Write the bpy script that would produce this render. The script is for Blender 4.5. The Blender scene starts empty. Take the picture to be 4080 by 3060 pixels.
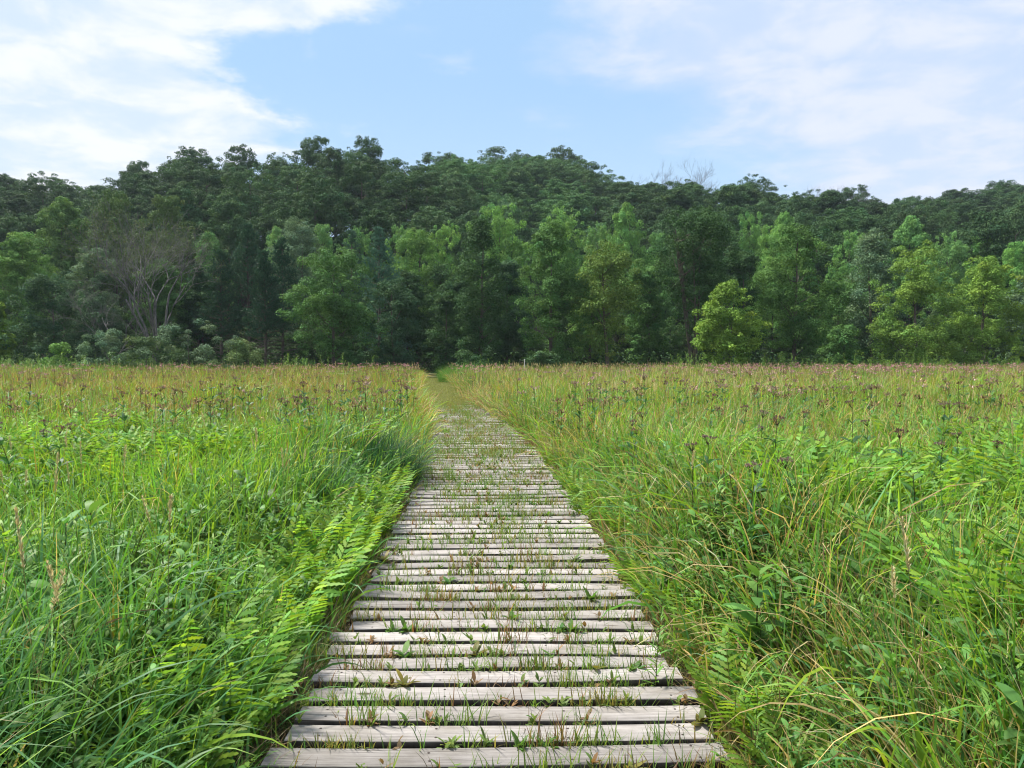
import bpy, math, numpy as np
R = math.radians
scene = bpy.context.scene
COL = scene.collection

# ---------------------------------------------------------------- camera
cam_d = bpy.data.cameras.new("camera")
cam = bpy.data.objects.new("camera", cam_d); COL.objects.link(cam)
cam.location = (0, 0, 1.75)
cam.rotation_euler = (R(90 - 2.04), 0, 0)
cam_d.sensor_width = 36; cam_d.lens = 27.2
cam_d.clip_start = 0.05; cam_d.clip_end = 5000
scene.camera = cam

# ---------------------------------------------------------------- light
SUN_EL, SUN_AZ = 58.0, -58.0          # azimuth: degrees clockwise from +Y (negative = left of the view)
world = bpy.data.worlds.new("World"); scene.world = world
world.use_nodes = True
sun_d = bpy.data.lights.new("sun", 'SUN'); sun = bpy.data.objects.new("sun", sun_d); COL.objects.link(sun)
sun_d.energy = 4.8; sun_d.angle = R(9); sun_d.color = (1.0, 0.95, 0.87)
az, el = R(SUN_AZ), R(SUN_EL)
sd = (math.sin(az) * math.cos(el), math.cos(az) * math.cos(el), math.sin(el))
from mathutils import Vector
sun.rotation_euler = Vector(sd).to_track_quat('Z', 'Y').to_euler()

scene.view_settings.view_transform = 'Standard'
scene.view_settings.look = 'None'
scene.view_settings.exposure = 0.84
scene.view_settings.gamma = 1.0
cy = scene.cycles
cy.use_denoising = True; cy.denoising_prefilter = 'ACCURATE'; cy.pixel_filter_type = 'BLACKMAN_HARRIS'; cy.filter_width = 1.1
cy.max_bounces = 6; cy.diffuse_bounces = 3; cy.glossy_bounces = 2; cy.transmission_bounces = 4
cy.transparent_max_bounces = 6; cy.volume_bounces = 0
cy.caustics_reflective = False; cy.caustics_refractive = False

def build_sky():
    nt = world.node_tree; N = nt.nodes; L = nt.links
    N.clear()
    out = N.new('ShaderNodeOutputWorld'); bg = N.new('ShaderNodeBackground')
    bg.inputs['Strength'].default_value = 0.1
    L.new(bg.outputs[0], out.inputs['Surface'])
    sky = N.new('ShaderNodeTexSky'); sky.sky_type = 'NISHITA'; sky.sun_disc = False
    sky.sun_elevation = el; sky.sun_rotation = az; sky.air_density = 1.0; sky.dust_density = 0.6; sky.ozone_density = 1.3
    tc = N.new('ShaderNodeTexCoord')
    sep = N.new('ShaderNodeSeparateXYZ'); L.new(tc.outputs['Generated'], sep.inputs[0])
    def m(op, a, b=None, c=None):
        n = N.new('ShaderNodeMath'); n.operation = op
        for i, v in enumerate((a, b, c)):
            if v is None: continue
            if isinstance(v, (int, float)): n.inputs[i].default_value = v
            else: L.new(v, n.inputs[i])
        return n.outputs[0]
    x, y, z = sep.outputs
    azm = m('ARCTAN2', x, y)            # radians, + right
    elv = m('ARCSINE', z)
    # cloud coordinates: flat layer seen in perspective
    zz = m('MAXIMUM', m('ADD', z, 0.12), 0.02)
    comb = N.new('ShaderNodeCombineXYZ'); L.new(m('DIVIDE', x, zz), comb.inputs[0]); L.new(m('DIVIDE', y, zz), comb.inputs[1])
    def noise(scale, detail, rough, vec=comb.outputs[0], dist=0.0):
        n = N.new('ShaderNodeTexNoise'); n.inputs['Scale'].default_value = scale; n.inputs['Detail'].default_value = detail
        n.inputs['Roughness'].default_value = rough; n.inputs['Distortion'].default_value = dist
        L.new(vec, n.inputs['Vector']); return n.outputs['Fac']
    n1 = noise(1.1, 8, 0.6, dist=0.6)
    n2 = noise(3.4, 7, 0.6, dist=0.3)
    n3 = noise(9, 6, 0.65)
    def curve(inp, lo, hi, pts):       # pts: (input, output) ; output offset to 0..1 by +1 /2
        mr = N.new('ShaderNodeMapRange'); L.new(inp, mr.inputs[0]); mr.inputs[1].default_value = lo; mr.inputs[2].default_value = hi
        fc = N.new('ShaderNodeFloatCurve'); c = fc.mapping.curves[0]
        P = [((a - lo) / (hi - lo), (b + 1) / 2) for a, b in pts]
        c.points[0].location = P[0]; c.points[1].location = P[-1]
        for p in P[1:-1]: c.points.new(*p)
        fc.mapping.update(); L.new(mr.outputs[0], fc.inputs['Value'])
        return m('SUBTRACT', m('MULTIPLY', fc.outputs[0], 2), 1)
    # azimuth (rad) of the edges of the blue gap against elevation (rad)
    left = curve(elv, 0.0, 0.8, [(0, -.42), (.22, -.32), (.27, -.265), (.31, -.33), (.34, -.36), (.375, -.30), (.40, -.20), (.43, -.15), (.5, -.13), (.8, -.1)])
    right = curve(elv, 0.0, 0.8, [(0, .36), (.22, .30), (.26, .22), (.31, .17), (.345, .06), (.37, .04), (.39, .07), (.43, .05), (.5, .04), (.8, .03)])
    wob = m('MULTIPLY', m('SUBTRACT', n1, 0.5), 0.22)
    wob2 = m('MULTIPLY', m('SUBTRACT', n2, 0.5), 0.20)
    wob3 = m('MULTIPLY', m('SUBTRACT', n3, 0.5), 0.10)
    w = m('ADD', m('ADD', wob, wob2), wob3)
    ins_l = m('ADD', m('SUBTRACT', left, azm), w)            # > 0 inside the left cloud
    ins_r = m('ADD', m('SUBTRACT', azm, right), w)
    def ss(v, a, b):
        mr = N.new('ShaderNodeMapRange'); mr.interpolation_type = 'SMOOTHSTEP'
        L.new(v, mr.inputs[0]); mr.inputs[1].default_value = a; mr.inputs[2].default_value = b; return mr.outputs[0]
    ml = ss(ins_l, -0.03, 0.06); mrr = m('MULTIPLY', ss(ins_r, -0.05, 0.16), 0.93)
    wisps = m('MULTIPLY', ss(m('ADD', n2, m('MULTIPLY', n1, 0.6)), 0.88, 1.1), 0.3)
    mask = m('MAXIMUM', m('MAXIMUM', ml, mrr), wisps)
    thin = m('MULTIPLY', ss(n2, 0.60, 0.38), 0.34)            # thin spots inside the clouds
    mask = m('MULTIPLY', mask, m('SUBTRACT', 1.0, thin))
    def mixc(fac, A, B):
        mx = N.new('ShaderNodeMix'); mx.data_type = 'RGBA'
        if isinstance(fac, (int, float)): mx.inputs[0].default_value = fac
        else: L.new(fac, mx.inputs[0])
        for i, v in ((6, A), (7, B)):
            if isinstance(v, tuple): mx.inputs[i].default_value = (*v, 1)
            else: L.new(v, mx.inputs[i])
        return mx.outputs[2]
    skyc = N.new('ShaderNodeVectorMath'); skyc.operation = 'MULTIPLY'
    L.new(sky.outputs[0], skyc.inputs[0]); skyc.inputs[1].default_value = (.85, .85, .85)
    # a veil of high thin haze evens out the blue
    blue = mixc(0.8, skyc.outputs[0], (2.55, 4.0, 5.8))
    low = ss(elv, 0.36, 0.12)
    blue = mixc(m('MULTIPLY', low, 0.55), blue, (3.8, 4.85, 5.9))
    cl = mixc(ss(n2, 0.35, 0.65), (4.7, 5.15, 5.75), (5.45, 5.65, 5.95))
    cr = mixc(ss(n2, 0.35, 0.65), (4.15, 4.6, 5.75), (4.7, 5.0, 5.8))
    cloud = mixc(ss(azm, -0.15, 0.1), cl, cr)
    L.new(mixc(mask, blue, cloud), bg.inputs['Color'])
build_sky()

# ---------------------------------------------------------------- helpers
def tag(o, label=None, cat=None, group=None, kind=None):
    if label: o['label'] = label
    if cat: o['category'] = cat
    if group: o['group'] = group
    if kind: o['kind'] = kind
    return o
def mesh(name, V, F, C=None, mat=None, smooth=False, attr=None):
    V = np.asarray(V, np.float32); F = np.asarray(F, np.int32); k = F.shape[1]
    me = bpy.data.meshes.new(name)
    me.vertices.add(len(V)); me.vertices.foreach_set('co', V.ravel())
    me.loops.add(F.size); me.loops.foreach_set('vertex_index', F.ravel())
    me.polygons.add(len(F)); me.polygons.foreach_set('loop_start', np.arange(len(F), dtype=np.int32) * k)
    if smooth: me.polygons.foreach_set('use_smooth', np.ones(len(F), bool))
    if C is not None:
        a = me.color_attributes.new('Col', 'FLOAT_COLOR', 'POINT')
        c4 = np.ones((len(V), 4), np.float32); c4[:, :3] = C; a.data.foreach_set('color', c4.ravel())
    me.update(calc_edges=True); me.validate()
    if mat: me.materials.append(mat)
    return me
def obj(name, me, parent=None, loc=None):
    o = bpy.data.objects.new(name, me); COL.objects.link(o)
    if parent: o.parent = parent
    if loc is not None: o.location = loc
    return o
def empty(name, loc):
    o = bpy.data.objects.new(name, None); COL.objects.link(o); o.location = loc; o.empty_display_size = 0.2; return o
def copy_thing(root, loc, rz, s=1.0, tint=None, label=None, group=None):
    r = root.copy(); COL.objects.link(r); r.location = loc; r.rotation_euler = (0, 0, rz)
    r.scale = s if isinstance(s, tuple) else (s, s, s)
    if label: r['label'] = label
    if group: r['group'] = group
    for ch in list(root.children):
        c = ch.copy(); COL.objects.link(c); c.parent = r
        if tint and ch.get('tintable', 1): c.color = (*tint, 1)
    if tint: r.color = (*tint, 1)
    return r
class Geo:                                   # collects quads with colours
    def __init__(s): s.V = []; s.F = []; s.C = []; s.n = 0
    def add(s, V, F, C):
        s.V.append(V); s.F.append(F + s.n); s.C.append(np.broadcast_to(C, V.shape)); s.n += len(V)
    def arrays(s): return np.concatenate(s.V), np.concatenate(s.F), np.concatenate(s.C)
    def mesh(s, name, mat, smooth=False): return mesh(name, *s.arrays(), mat=mat, smooth=smooth)
def vnoise(x, y, scale, seed=0):             # smooth value noise 0..1
    rng = np.random.default_rng(seed); g = rng.random((64, 64))
    x = np.asarray(x) / scale + 500.37; y = np.asarray(y) / scale + 500.71
    xi = np.floor(x).astype(int); yi = np.floor(y).astype(int); fx = x - xi; fy = y - yi
    fx = fx * fx * (3 - 2 * fx); fy = fy * fy * (3 - 2 * fy)
    a = g[xi % 64, yi % 64]; b = g[(xi + 1) % 64, yi % 64]; c = g[xi % 64, (yi + 1) % 64]; d = g[(xi + 1) % 64, (yi + 1) % 64]
    return a * (1 - fx) * (1 - fy) + b * fx * (1 - fy) + c * (1 - fx) * fy + d * fx * fy
def sstep(t): t = np.clip(t, 0, 1); return t * t * (3 - 2 * t)
def unit(v): return v / np.maximum(np.linalg.norm(v, axis=-1, keepdims=True), 1e-9)

def ribbons(base, az, a0, bend, length, width, col, K=5, prof='blade', roll=None, lobes=0):
    """N strips: base (N,3), azimuth, start angle from the vertical, added bend, length, width, colour (N,3)."""
    n = len(base); s = np.linspace(0, 1, K + 1)
    ang = a0[:, None] + bend[:, None] * (((s[:-1] + s[1:]) / 2)[None] ** 1.4)
    st = (length / K)[:, None]
    rad = np.concatenate([np.zeros((n, 1)), np.cumsum(np.sin(ang) * st, 1)], 1)
    zz = np.concatenate([np.zeros((n, 1)), np.cumsum(np.cos(ang) * st, 1)], 1)
    sp = np.stack([rad * np.cos(az)[:, None], rad * np.sin(az)[:, None], zz], 2) + base[:, None]
    if roll is None: roll = np.zeros(n)
    side = np.stack([-np.sin(az) * np.cos(roll), np.cos(az) * np.cos(roll), np.sin(roll)], 1)
    if prof == 'blade': w = np.minimum(1, 0.55 + 1.2 * s) * (1 - s ** 2.2) + 0.02
    elif prof == 'leaf': w = np.sin(np.pi * np.clip(s * 0.93 + 0.05, 0, 1)) ** 0.8 + 0.02
    elif prof == 'lobed': w = (np.sin(np.pi * np.clip(s * 0.85 + 0.14, 0, 1)) ** 0.6) * np.where(np.arange(K + 1) % 2 == 0, 0.62, 1.1) + 0.02
    else: w = 1 - 0.6 * s
    hw = (width[:, None] * w[None] / 2)[:, :, None] * side[:, None]
    V = np.stack([sp - hw, sp + hw], 2).reshape(n * (K + 1) * 2, 3)
    i = (np.arange(n) * (K + 1) * 2)[:, None] + (np.arange(K) * 2)[None]; i = i.ravel()
    F = np.stack([i, i + 1, i + 3, i + 2], 1)
    return V, F, np.repeat(col, (K + 1) * 2, 0)
def tube(pts, rad, n=6):
    pts = np.asarray(pts, float); rad = np.asarray(rad, float); m = len(pts)
    t = unit(np.gradient(pts, axis=0)); ref = np.where(np.abs(t[:, 2:3]) > 0.9, [[1., 0, 0]], [[0, 0, 1.]])
    u = unit(np.cross(t, ref)); v = np.cross(t, u)
    a = np.linspace(0, 2 * np.pi, n, endpoint=False)
    V = pts[:, None] + rad[:, None, None] * (np.cos(a)[None, :, None] * u[:, None] + np.sin(a)[None, :, None] * v[:, None])
    F = []
    for i in range(m - 1):
        for j in range(n):
            F.append((i * n + j, i * n + (j + 1) % n, (i + 1) * n + (j + 1) % n, (i + 1) * n + j))
    return V.reshape(-1, 3), np.array(F)
def scatter(geo, templates, pos, rz, scale, tint, rng, tilt=0.12):
    """copies of (V,F,C) templates merged into one stuff mesh"""
    which = rng.integers(0, len(templates), len(pos))
    for k, (V, F, C) in enumerate(templates):
        idx = np.where(which == k)[0]
        if not len(idx): continue
        c, s = np.cos(rz[idx]), np.sin(rz[idx]); n = len(idx)
        M = np.zeros((n, 3, 3)); M[:, 0, 0] = c; M[:, 0, 1] = -s; M[:, 1, 0] = s; M[:, 1, 1] = c; M[:, 2, 2] = 1
        M[:, 0, 2] = rng.normal(0, tilt, n); M[:, 1, 2] = rng.normal(0, tilt, n)
        M *= scale[idx, None, None]
        W = np.einsum('nij,vj->nvi', M, V) + pos[idx, None]
        FF = (F[None] + (np.arange(n) * len(V))[:, None, None]).reshape(-1, 4)
        geo.add(W.reshape(-1, 3), FF, (C[None] * tint[idx, None]).reshape(-1, 3))

# ---------------------------------------------------------------- materials
def new_mat(name):
    mt = bpy.data.materials.new(name); mt.use_nodes = True; nt = mt.node_tree; nt.nodes.clear()
    return mt, nt, nt.nodes, nt.links
def plant_mat(name, transl=0.35, rough=0.5, spec=0.3, ycast=(1.15, 1.1, 0.6)):
    mt, nt, N, L = new_mat(name)
    out = N.new('ShaderNodeOutputMaterial'); p = N.new('ShaderNodeBsdfPrincipled'); t = N.new('ShaderNodeBsdfTranslucent')
    mx = N.new('ShaderNodeMixShader'); at = N.new('ShaderNodeVertexColor'); at.layer_name = 'Col'
    oi = N.new('ShaderNodeObjectInfo')
    m1 = N.new('ShaderNodeVectorMath'); m1.operation = 'MULTIPLY'; L.new(at.outputs[0], m1.inputs[0]); L.new(oi.outputs['Color'], m1.inputs[1])
    m2 = N.new('ShaderNodeVectorMath'); m2.operation = 'MULTIPLY'; L.new(m1.outputs[0], m2.inputs[0]); m2.inputs[1].default_value = ycast
    L.new(m1.outputs[0], p.inputs['Base Color']); L.new(m2.outputs[0], t.inputs['Color'])
    p.inputs['Roughness'].default_value = rough; p.inputs['Specular IOR Level'].default_value = spec
    mx.inputs[0].default_value = transl
    L.new(p.outputs[0], mx.inputs[1]); L.new(t.outputs[0], mx.inputs[2]); L.new(mx.outputs[0], out.inputs['Surface'])
    return mt
M_TREE = plant_mat('tree_foliage', 0.17, 0.75, 0.12)
M_PINE = plant_mat('pine_needles', 0.12, 0.6, 0.2)
M_GRASS = plant_mat('grass_blades', 0.38, 0.5, 0.25)
M_FERN = plant_mat('fern_leaf', 0.45, 0.55, 0.2, (1.2, 1.1, 0.5))
M_FLOWER = plant_mat('dry_flower', 0.2, 0.8, 0.1, (1, 1, 1))
def bark_mat(name, c1, c2, scale=6):
    mt, nt, N, L = new_mat(name)
    out = N.new('ShaderNodeOutputMaterial'); p = N.new('ShaderNodeBsdfPrincipled'); L.new(p.outputs[0], out.inputs[0])
    tc = N.new('ShaderNodeTexCoord'); mp = N.new('ShaderNodeMapping'); mp.inputs['Scale'].default_value = (1, 1, 0.25); L.new(tc.outputs['Object'], mp.inputs[0])
    n = N.new('ShaderNodeTexNoise'); n.inputs['Scale'].default_value = scale; n.inputs['Detail'].default_value = 6; L.new(mp.outputs[0], n.inputs['Vector'])
    r = N.new('ShaderNodeValToRGB'); r.color_ramp.elements[0].position = .35; r.color_ramp.elements[0].color = (*c1, 1)
    r.color_ramp.elements[1].position = .65; r.color_ramp.elements[1].color = (*c2, 1); L.new(n.outputs[0], r.inputs[0]); L.new(r.outputs[0], p.inputs['Base Color'])
    p.inputs['Roughness'].default_value = 0.9
    b = N.new('ShaderNodeBump'); b.inputs['Strength'].default_value = .6; b.inputs['Distance'].default_value = .03; L.new(n.outputs[0], b.inputs['Height']); L.new(b.outputs[0], p.inputs['Normal'])
    return mt
M_BARK = bark_mat('bark', (0.05, 0.04, 0.032), (0.14, 0.115, 0.09))
M_DEAD = bark_mat('dead_bark', (0.065, 0.062, 0.058), (0.185, 0.178, 0.168), 9)
def ground_mat(name, cols, scale, bump=0.05):
    mt, nt, N, L = new_mat(name)
    out = N.new('ShaderNodeOutputMaterial'); p = N.new('ShaderNodeBsdfPrincipled'); L.new(p.outputs[0], out.inputs[0])
    tc = N.new('ShaderNodeTexCoord')
    n = N.new('ShaderNodeTexNoise'); n.inputs['Scale'].default_value = scale; n.inputs['Detail'].default_value = 9; n.inputs['Roughness'].default_value = .7; L.new(tc.outputs['Object'], n.inputs['Vector'])
    r = N.new('ShaderNodeValToRGB'); e = r.color_ramp.elements; e[0].position = .3; e[0].color = (*cols[0], 1); e[1].position = .7; e[1].color = (*cols[-1], 1)
    if len(cols) > 2: x = e.new(.5); x.color = (*cols[1], 1)
    L.new(n.outputs[0], r.inputs[0]); L.new(r.outputs[0], p.inputs['Base Color']); p.inputs['Roughness'].default_value = .95
    b = N.new('ShaderNodeBump'); b.inputs['Distance'].default_value = bump; L.new(n.outputs[0], b.inputs['Height']); L.new(b.outputs[0], p.inputs['Normal'])
    return mt
M_SOIL = ground_mat('soil_and_litter', [(0.016, 0.012, 0.008), (0.035, 0.03, 0.016), (0.06, 0.05, 0.03)], 3.0)
M_MOWN = ground_mat('mown_turf', [(0.09, 0.09, 0.03), (0.15, 0.15, 0.045), (0.22, 0.20, 0.08)], 1.6)
def wood_mat():
    mt, nt, N, L = new_mat('weathered_planks')
    out = N.new('ShaderNodeOutputMaterial'); p = N.new('ShaderNodeBsdfPrincipled'); L.new(p.outputs[0], out.inputs[0])
    tc = N.new('ShaderNodeTexCoord'); at = N.new('ShaderNodeVertexColor'); at.layer_name = 'Col'
    sp = N.new('ShaderNodeSeparateColor'); L.new(at.outputs[0], sp.inputs[0])
    sc = N.new('ShaderNodeVectorMath'); sc.operation = 'SCALE'; L.new(at.outputs[0], sc.inputs[0]); sc.inputs['Scale'].default_value = 40
    ad = N.new('ShaderNodeVectorMath'); L.new(tc.outputs['Object'], ad.inputs[0]); L.new(sc.outputs[0], ad.inputs[1])
    def nz(scl, sx, detail, rough=.6, dist=0):
        mp = N.new('ShaderNodeMapping'); mp.inputs['Scale'].default_value = sx; L.new(ad.outputs[0], mp.inputs[0])
        n = N.new('ShaderNodeTexNoise'); n.inputs['Scale'].default_value = scl; n.inputs['Detail'].default_value = detail
        n.inputs['Roughness'].default_value = rough; n.inputs['Distortion'].default_value = dist; L.new(mp.outputs[0], n.inputs['Vector']); return n.outputs[0]
    def ramp(f, els):
        r = N.new('ShaderNodeValToRGB'); e = r.color_ramp.elements
        e[0].position = els[0][0]; e[0].color = (*els[0][1], 1); e[1].position = els[-1][0]; e[1].color = (*els[-1][1], 1)
        for q, c in els[1:-1]: x = e.new(q); x.color = (*c, 1)
        L.new(f, r.inputs[0]); return r.outputs[0]
    def mixc(f, a, b, mode='MULTIPLY'):
        m = N.new('ShaderNodeMix'); m.data_type = 'RGBA'; m.blend_type = mode
        if isinstance(f, float): m.inputs[0].default_value = f
        else: L.new(f, m.inputs[0])
        L.new(a, m.inputs[6]); L.new(b, m.inputs[7]); return m.outputs[2]
    grain = nz(9, (0.35, 9, 9), 8, .65, .4)
    fine = nz(26, (0.25, 9, 9), 4, .7)
    blot = nz(3.5, (1, 1.5, 1), 6)
    crack = nz(7, (0.22, 10, 6), 3, .5, .8)
    knot = N.new('ShaderNodeTexVoronoi'); mp = N.new('ShaderNodeMapping'); mp.inputs['Scale'].default_value = (1.6, 4.2, 1.0); L.new(ad.outputs[0], mp.inputs[0]); L.new(mp.outputs[0], knot.inputs['Vector'])
    knot.inputs['Scale'].default_value = 1.0
    base = ramp(grain, [(.25, (.205, .187, .176)), (.5, (.385, .36, .343)), (.75, (.50, .472, .45))])
    base = mixc(.5, base, ramp(fine, [(.3, (.6, .57, .56)), (.6, (1, 1, 1))]))
    base = mixc(.8, base, ramp(blot, [(.3, (.55, .53, .47)), (.58, (1, 1, 1))]))
    base = mixc(1.0, base, ramp(crack, [(.30, (.25, .22, .2)), (.345, (1, 1, 1))]))
    base = mixc(1.0, base, ramp(knot.outputs['Distance'], [(.035, (.22, .17, .14)), (.075, (1, 1, 1))]))
    tone = N.new('ShaderNodeMapRange'); L.new(sp.outputs[0], tone.inputs[0]); tone.inputs[3].default_value = .60; tone.inputs[4].default_value = 1.12
    vm = N.new('ShaderNodeVectorMath'); vm.operation = 'SCALE'; L.new(base, vm.inputs[0]); L.new(tone.outputs[0], vm.inputs['Scale'])
    L.new(vm.outputs[0], p.inputs['Base Color'])
    p.inputs['Roughness'].default_value = .85; p.inputs['Specular IOR Level'].default_value = .25
    b = N.new('ShaderNodeBump'); b.inputs['Strength'].default_value = .5; b.inputs['Distance'].default_value = .004; L.new(grain, b.inputs['Height'])
    b2 = N.new('ShaderNodeBump'); b2.inputs['Strength'].default_value = .8; b2.inputs['Distance'].default_value = .006; L.new(crack, b2.inputs['Height']); L.new(b.outputs[0], b2.inputs['Normal'])
    L.new(b2.outputs[0], p.inputs['Normal'])
    return mt
M_WOOD = wood_mat()
M_EDGE = bark_mat('gap_shade_plank_edge', (0.035, 0.028, 0.024), (0.10, 0.085, 0.072), 14)  # weathered plank sides, coloured extra dark to paint shade into the gaps
M_JOIST = bark_mat('old_timber', (0.03, 0.024, 0.018), (0.09, 0.07, 0.055))
def flat_mat(name, c, rough=.6, metal=0):
    mt, nt, N, L = new_mat(name); out = N.new('ShaderNodeOutputMaterial'); p = N.new('ShaderNodeBsdfPrincipled'); L.new(p.outputs[0], out.inputs[0])
    n = N.new('ShaderNodeTexNoise'); n.inputs['Scale'].default_value = 30
    r = N.new('ShaderNodeValToRGB'); r.color_ramp.elements[0].color = (*[v * .6 for v in c], 1); r.color_ramp.elements[1].color = (*c, 1); L.new(n.outputs[0], r.inputs[0]); L.new(r.outputs[0], p.inputs['Base Color'])
    p.inputs['Roughness'].default_value = rough; p.inputs['Metallic'].default_value = metal; return mt
M_NAIL = flat_mat('rusty_nail', (.07, .05, .045), .6, .6)
M_POST = flat_mat('pale_post', (.62, .6, .55))

# ---------------------------------------------------------------- the lie of the land
CY = np.array([-6, 0, 3, 5.7, 8.1, 9.9, 12.4, 15.7, 20.6, 24.3, 33, 44.5, 67, 90, 130])
CX = np.array([0, 0, -.05, -.11, -.2, -.29, -.44, -.74, -1.35, -1.95, -3.1, -4.3, -7.0, -10, -15])
_fy = np.linspace(-6, 130, 700); _fx = np.interp(_fy, CY, CX)
_k = np.ones(21) / 21; _fx = np.convolve(np.pad(_fx, 10, 'edge'), _k, 'valid')
def cx(Y): return np.interp(Y, _fy, _fx)
F0 = 1670.0
RIDGE = [(-900, 380, 165), (-300, 380, 160), (0, 378, 150), (120, 384, 150), (190, 408, 185), (240, 398, 180), (300, 362, 152), (400, 332, 140), (560, 340, 135), (650, 326, 135),
         (740, 312, 135), (830, 325, 138), (940, 334, 150), (1000, 338, 190), (1100, 335, 212), (1200, 330, 215), (1260, 356, 210), (1330, 380, 190), (1480, 394, 170),
         (1620, 388, 165), (1680, 414, 180), (1800, 412, 165), (1920, 422, 190), (2000, 420, 225), (2150, 402, 225), (2212, 405, 215), (2600, 400, 200), (3200, 400, 200)]
_ra = np.array([math.atan((p - 1106) / F0) for p, _, _ in RIDGE]); _rd = np.array([d for *_, d in RIDGE], float)
_rz = np.array([1.75 + (770 - t) / F0 * d - 15.5 for _, t, d in RIDGE])
def ground(X, Y):
    X = np.asarray(X, float); Y = np.asarray(Y, float)
    a = np.arctan2(X, np.maximum(Y, 1)); yr = np.interp(a, _ra, _rd); zr = np.interp(a, _ra, _rz)
    u = np.clip((Y - 82) / (yr - 82), 0, 3)
    h = np.where(u < 1, zr * (0.35 * u + 0.65 * sstep(u)), zr * (1 - 0.12 * np.minimum(u - 1, 1.5)))
    return np.where(Y < 82, 0, h)
gx = np.concatenate([[-2500, -1200, -700, -450], np.arange(-330, 331, 5), [450, 700, 1200, 2500]]).astype(float)
gy = np.concatenate([[-2500, -800, -200, -60], np.arange(-20, 421, 5), [600, 1000, 2500]]).astype(float)
GX, GY = np.meshgrid(gx, gy)
GZ = ground(GX, np.minimum(GY, 420)); GZ += np.where(GY > 95, (vnoise(GX, GY, 22, 3) - .5) * 2.0, 0) * np.where(np.abs(GX) > 440, 0, 1)
GZ = np.where((np.abs(GX) > 440) | (GY > 900), 0, GZ)
gv = np.stack([GX, GY, GZ], 2).reshape(-1, 3); W_ = len(gx)
gi = (np.arange(len(gy) - 1)[:, None] * W_ + np.arange(W_ - 1)[None]).ravel()
tag(obj('ground', mesh('ground', gv, np.stack([gi, gi + 1, gi + W_ + 1, gi + W_], 1), mat=M_SOIL, smooth=True)),
    'dark soil under the meadow rising into the wooded hill', 'ground', kind='structure')
# mown path beyond the deck
ys = np.concatenate([np.arange(23.0, 80, 0.8)]); c_ = cx(ys)
hw_ = np.interp(ys, [23, 30, 50, 80], [.95, 1.0, 1.05, 1.3])
pv = np.stack([np.stack([c_ - hw_, ys, np.full_like(ys, .02)], 1), np.stack([c_ + hw_, ys, np.full_like(ys, .02)], 1)], 1).reshape(-1, 3)
pi_ = np.arange(len(ys) - 1) * 2
tag(obj('path', mesh('path', pv, np.stack([pi_, pi_ + 1, pi_ + 3, pi_ + 2], 1), mat=M_MOWN)),
    'mown grass path running from the end of the boardwalk into the dark wood', 'path', kind='structure')

# ---------------------------------------------------------------- boardwalk
DZ = 0.15
rng = np.random.default_rng(5)
bw = empty('boardwalk', (0, 0, 0)); tag(bw, 'weathered grey plank boardwalk with grass tufts growing through its gaps', 'boardwalk')
deck = Geo(); nails = Geo(); rows = []; sides = []
y = -1.9; k = 0
while y < 25.2:
    far = y > 15.5
    wd = 0.138 + rng.normal(0, .003); pitch = 0.190 + rng.normal(0, .004)
    slope = math.atan2(cx(y + 2) - cx(y - 2), 4)
    yaw = -slope * (0.75 if far else 0.55) + rng.normal(0, .007)
    hl = 0.915 + rng.normal(0, .016); xo = float(cx(y)) + rng.normal(0, .015)
    sag = rng.normal(0, .012); curl = rng.normal(0, .009); z0 = DZ + rng.normal(0, .003) + (0.012 if far else 0)
    if 15.3 < y < 15.6: y += .06
    n = 13; xs = np.linspace(-hl, hl, n); sec = np.array([(-.5, -.038), (-.5, -.004), (-.47, 0), (.47, 0), (.5, -.004), (.5, -.038)])
    V = []
    for xx in xs:
        u = xx / hl; by = sag * (u * u) ; bz = curl * u * u + 0.002 * math.sin(3 * u + k)
        for (q, zz) in sec: V.append((xx, q * wd + by, zz + bz))
    V = np.array(V); c, s = math.cos(yaw), math.sin(yaw)
    V = np.stack([V[:, 0] * c - V[:, 1] * s + xo, V[:, 0] * s + V[:, 1] * c + y, V[:, 2] + z0], 1)
    F = [(i * 6 + j, i * 6 + (j + 1) % 6, (i + 1) * 6 + (j + 1) % 6, (i + 1) * 6 + j) for i in range(n - 1) for j in range(6)]
    e = (n - 1) * 6; F += [(0, 1, 2, 3), (0, 3, 4, 5), (e + 3, e + 2, e + 1, e), (e + 5, e + 4, e + 3, e)]
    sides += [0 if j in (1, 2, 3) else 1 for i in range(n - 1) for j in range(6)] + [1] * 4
    deck.add(V, np.array(F), np.array([[rng.random(), rng.random(), rng.random()]]))
    for ux in (-.86, -.3, .32, .87):
        for q in (-.28, .27):
            if y < 12:
                px_, py_ = ux * hl + rng.normal(0, .008), q * wd + rng.normal(0, .006)
                a = np.linspace(0, 2 * np.pi, 8, endpoint=False); r_ = .0058
                bz = curl * ux * ux + 0.002 * math.sin(3 * ux + k) + sag * 0
                ring = np.stack([px_ + r_ * np.cos(a), py_ + sag * ux * ux + r_ * np.sin(a), np.full(8, bz + .0012)], 1)
                ring = np.stack([ring[:, 0] * c - ring[:, 1] * s + xo, ring[:, 0] * s + ring[:, 1] * c + y, ring[:, 2] + z0], 1)
                nails.add(ring, np.array([(0, 1, 2, 3), (0, 3, 4, 5), (0, 5, 6, 7)]), np.array([[1., 1, 1]]))
    rows.append((y, yaw, xo, pitch)); y += pitch; k += 1
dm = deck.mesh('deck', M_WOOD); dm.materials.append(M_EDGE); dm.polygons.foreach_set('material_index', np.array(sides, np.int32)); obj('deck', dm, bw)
obj('nail', nails.mesh('nail', M_NAIL), bw)['kind'] = 'stuff'
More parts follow.
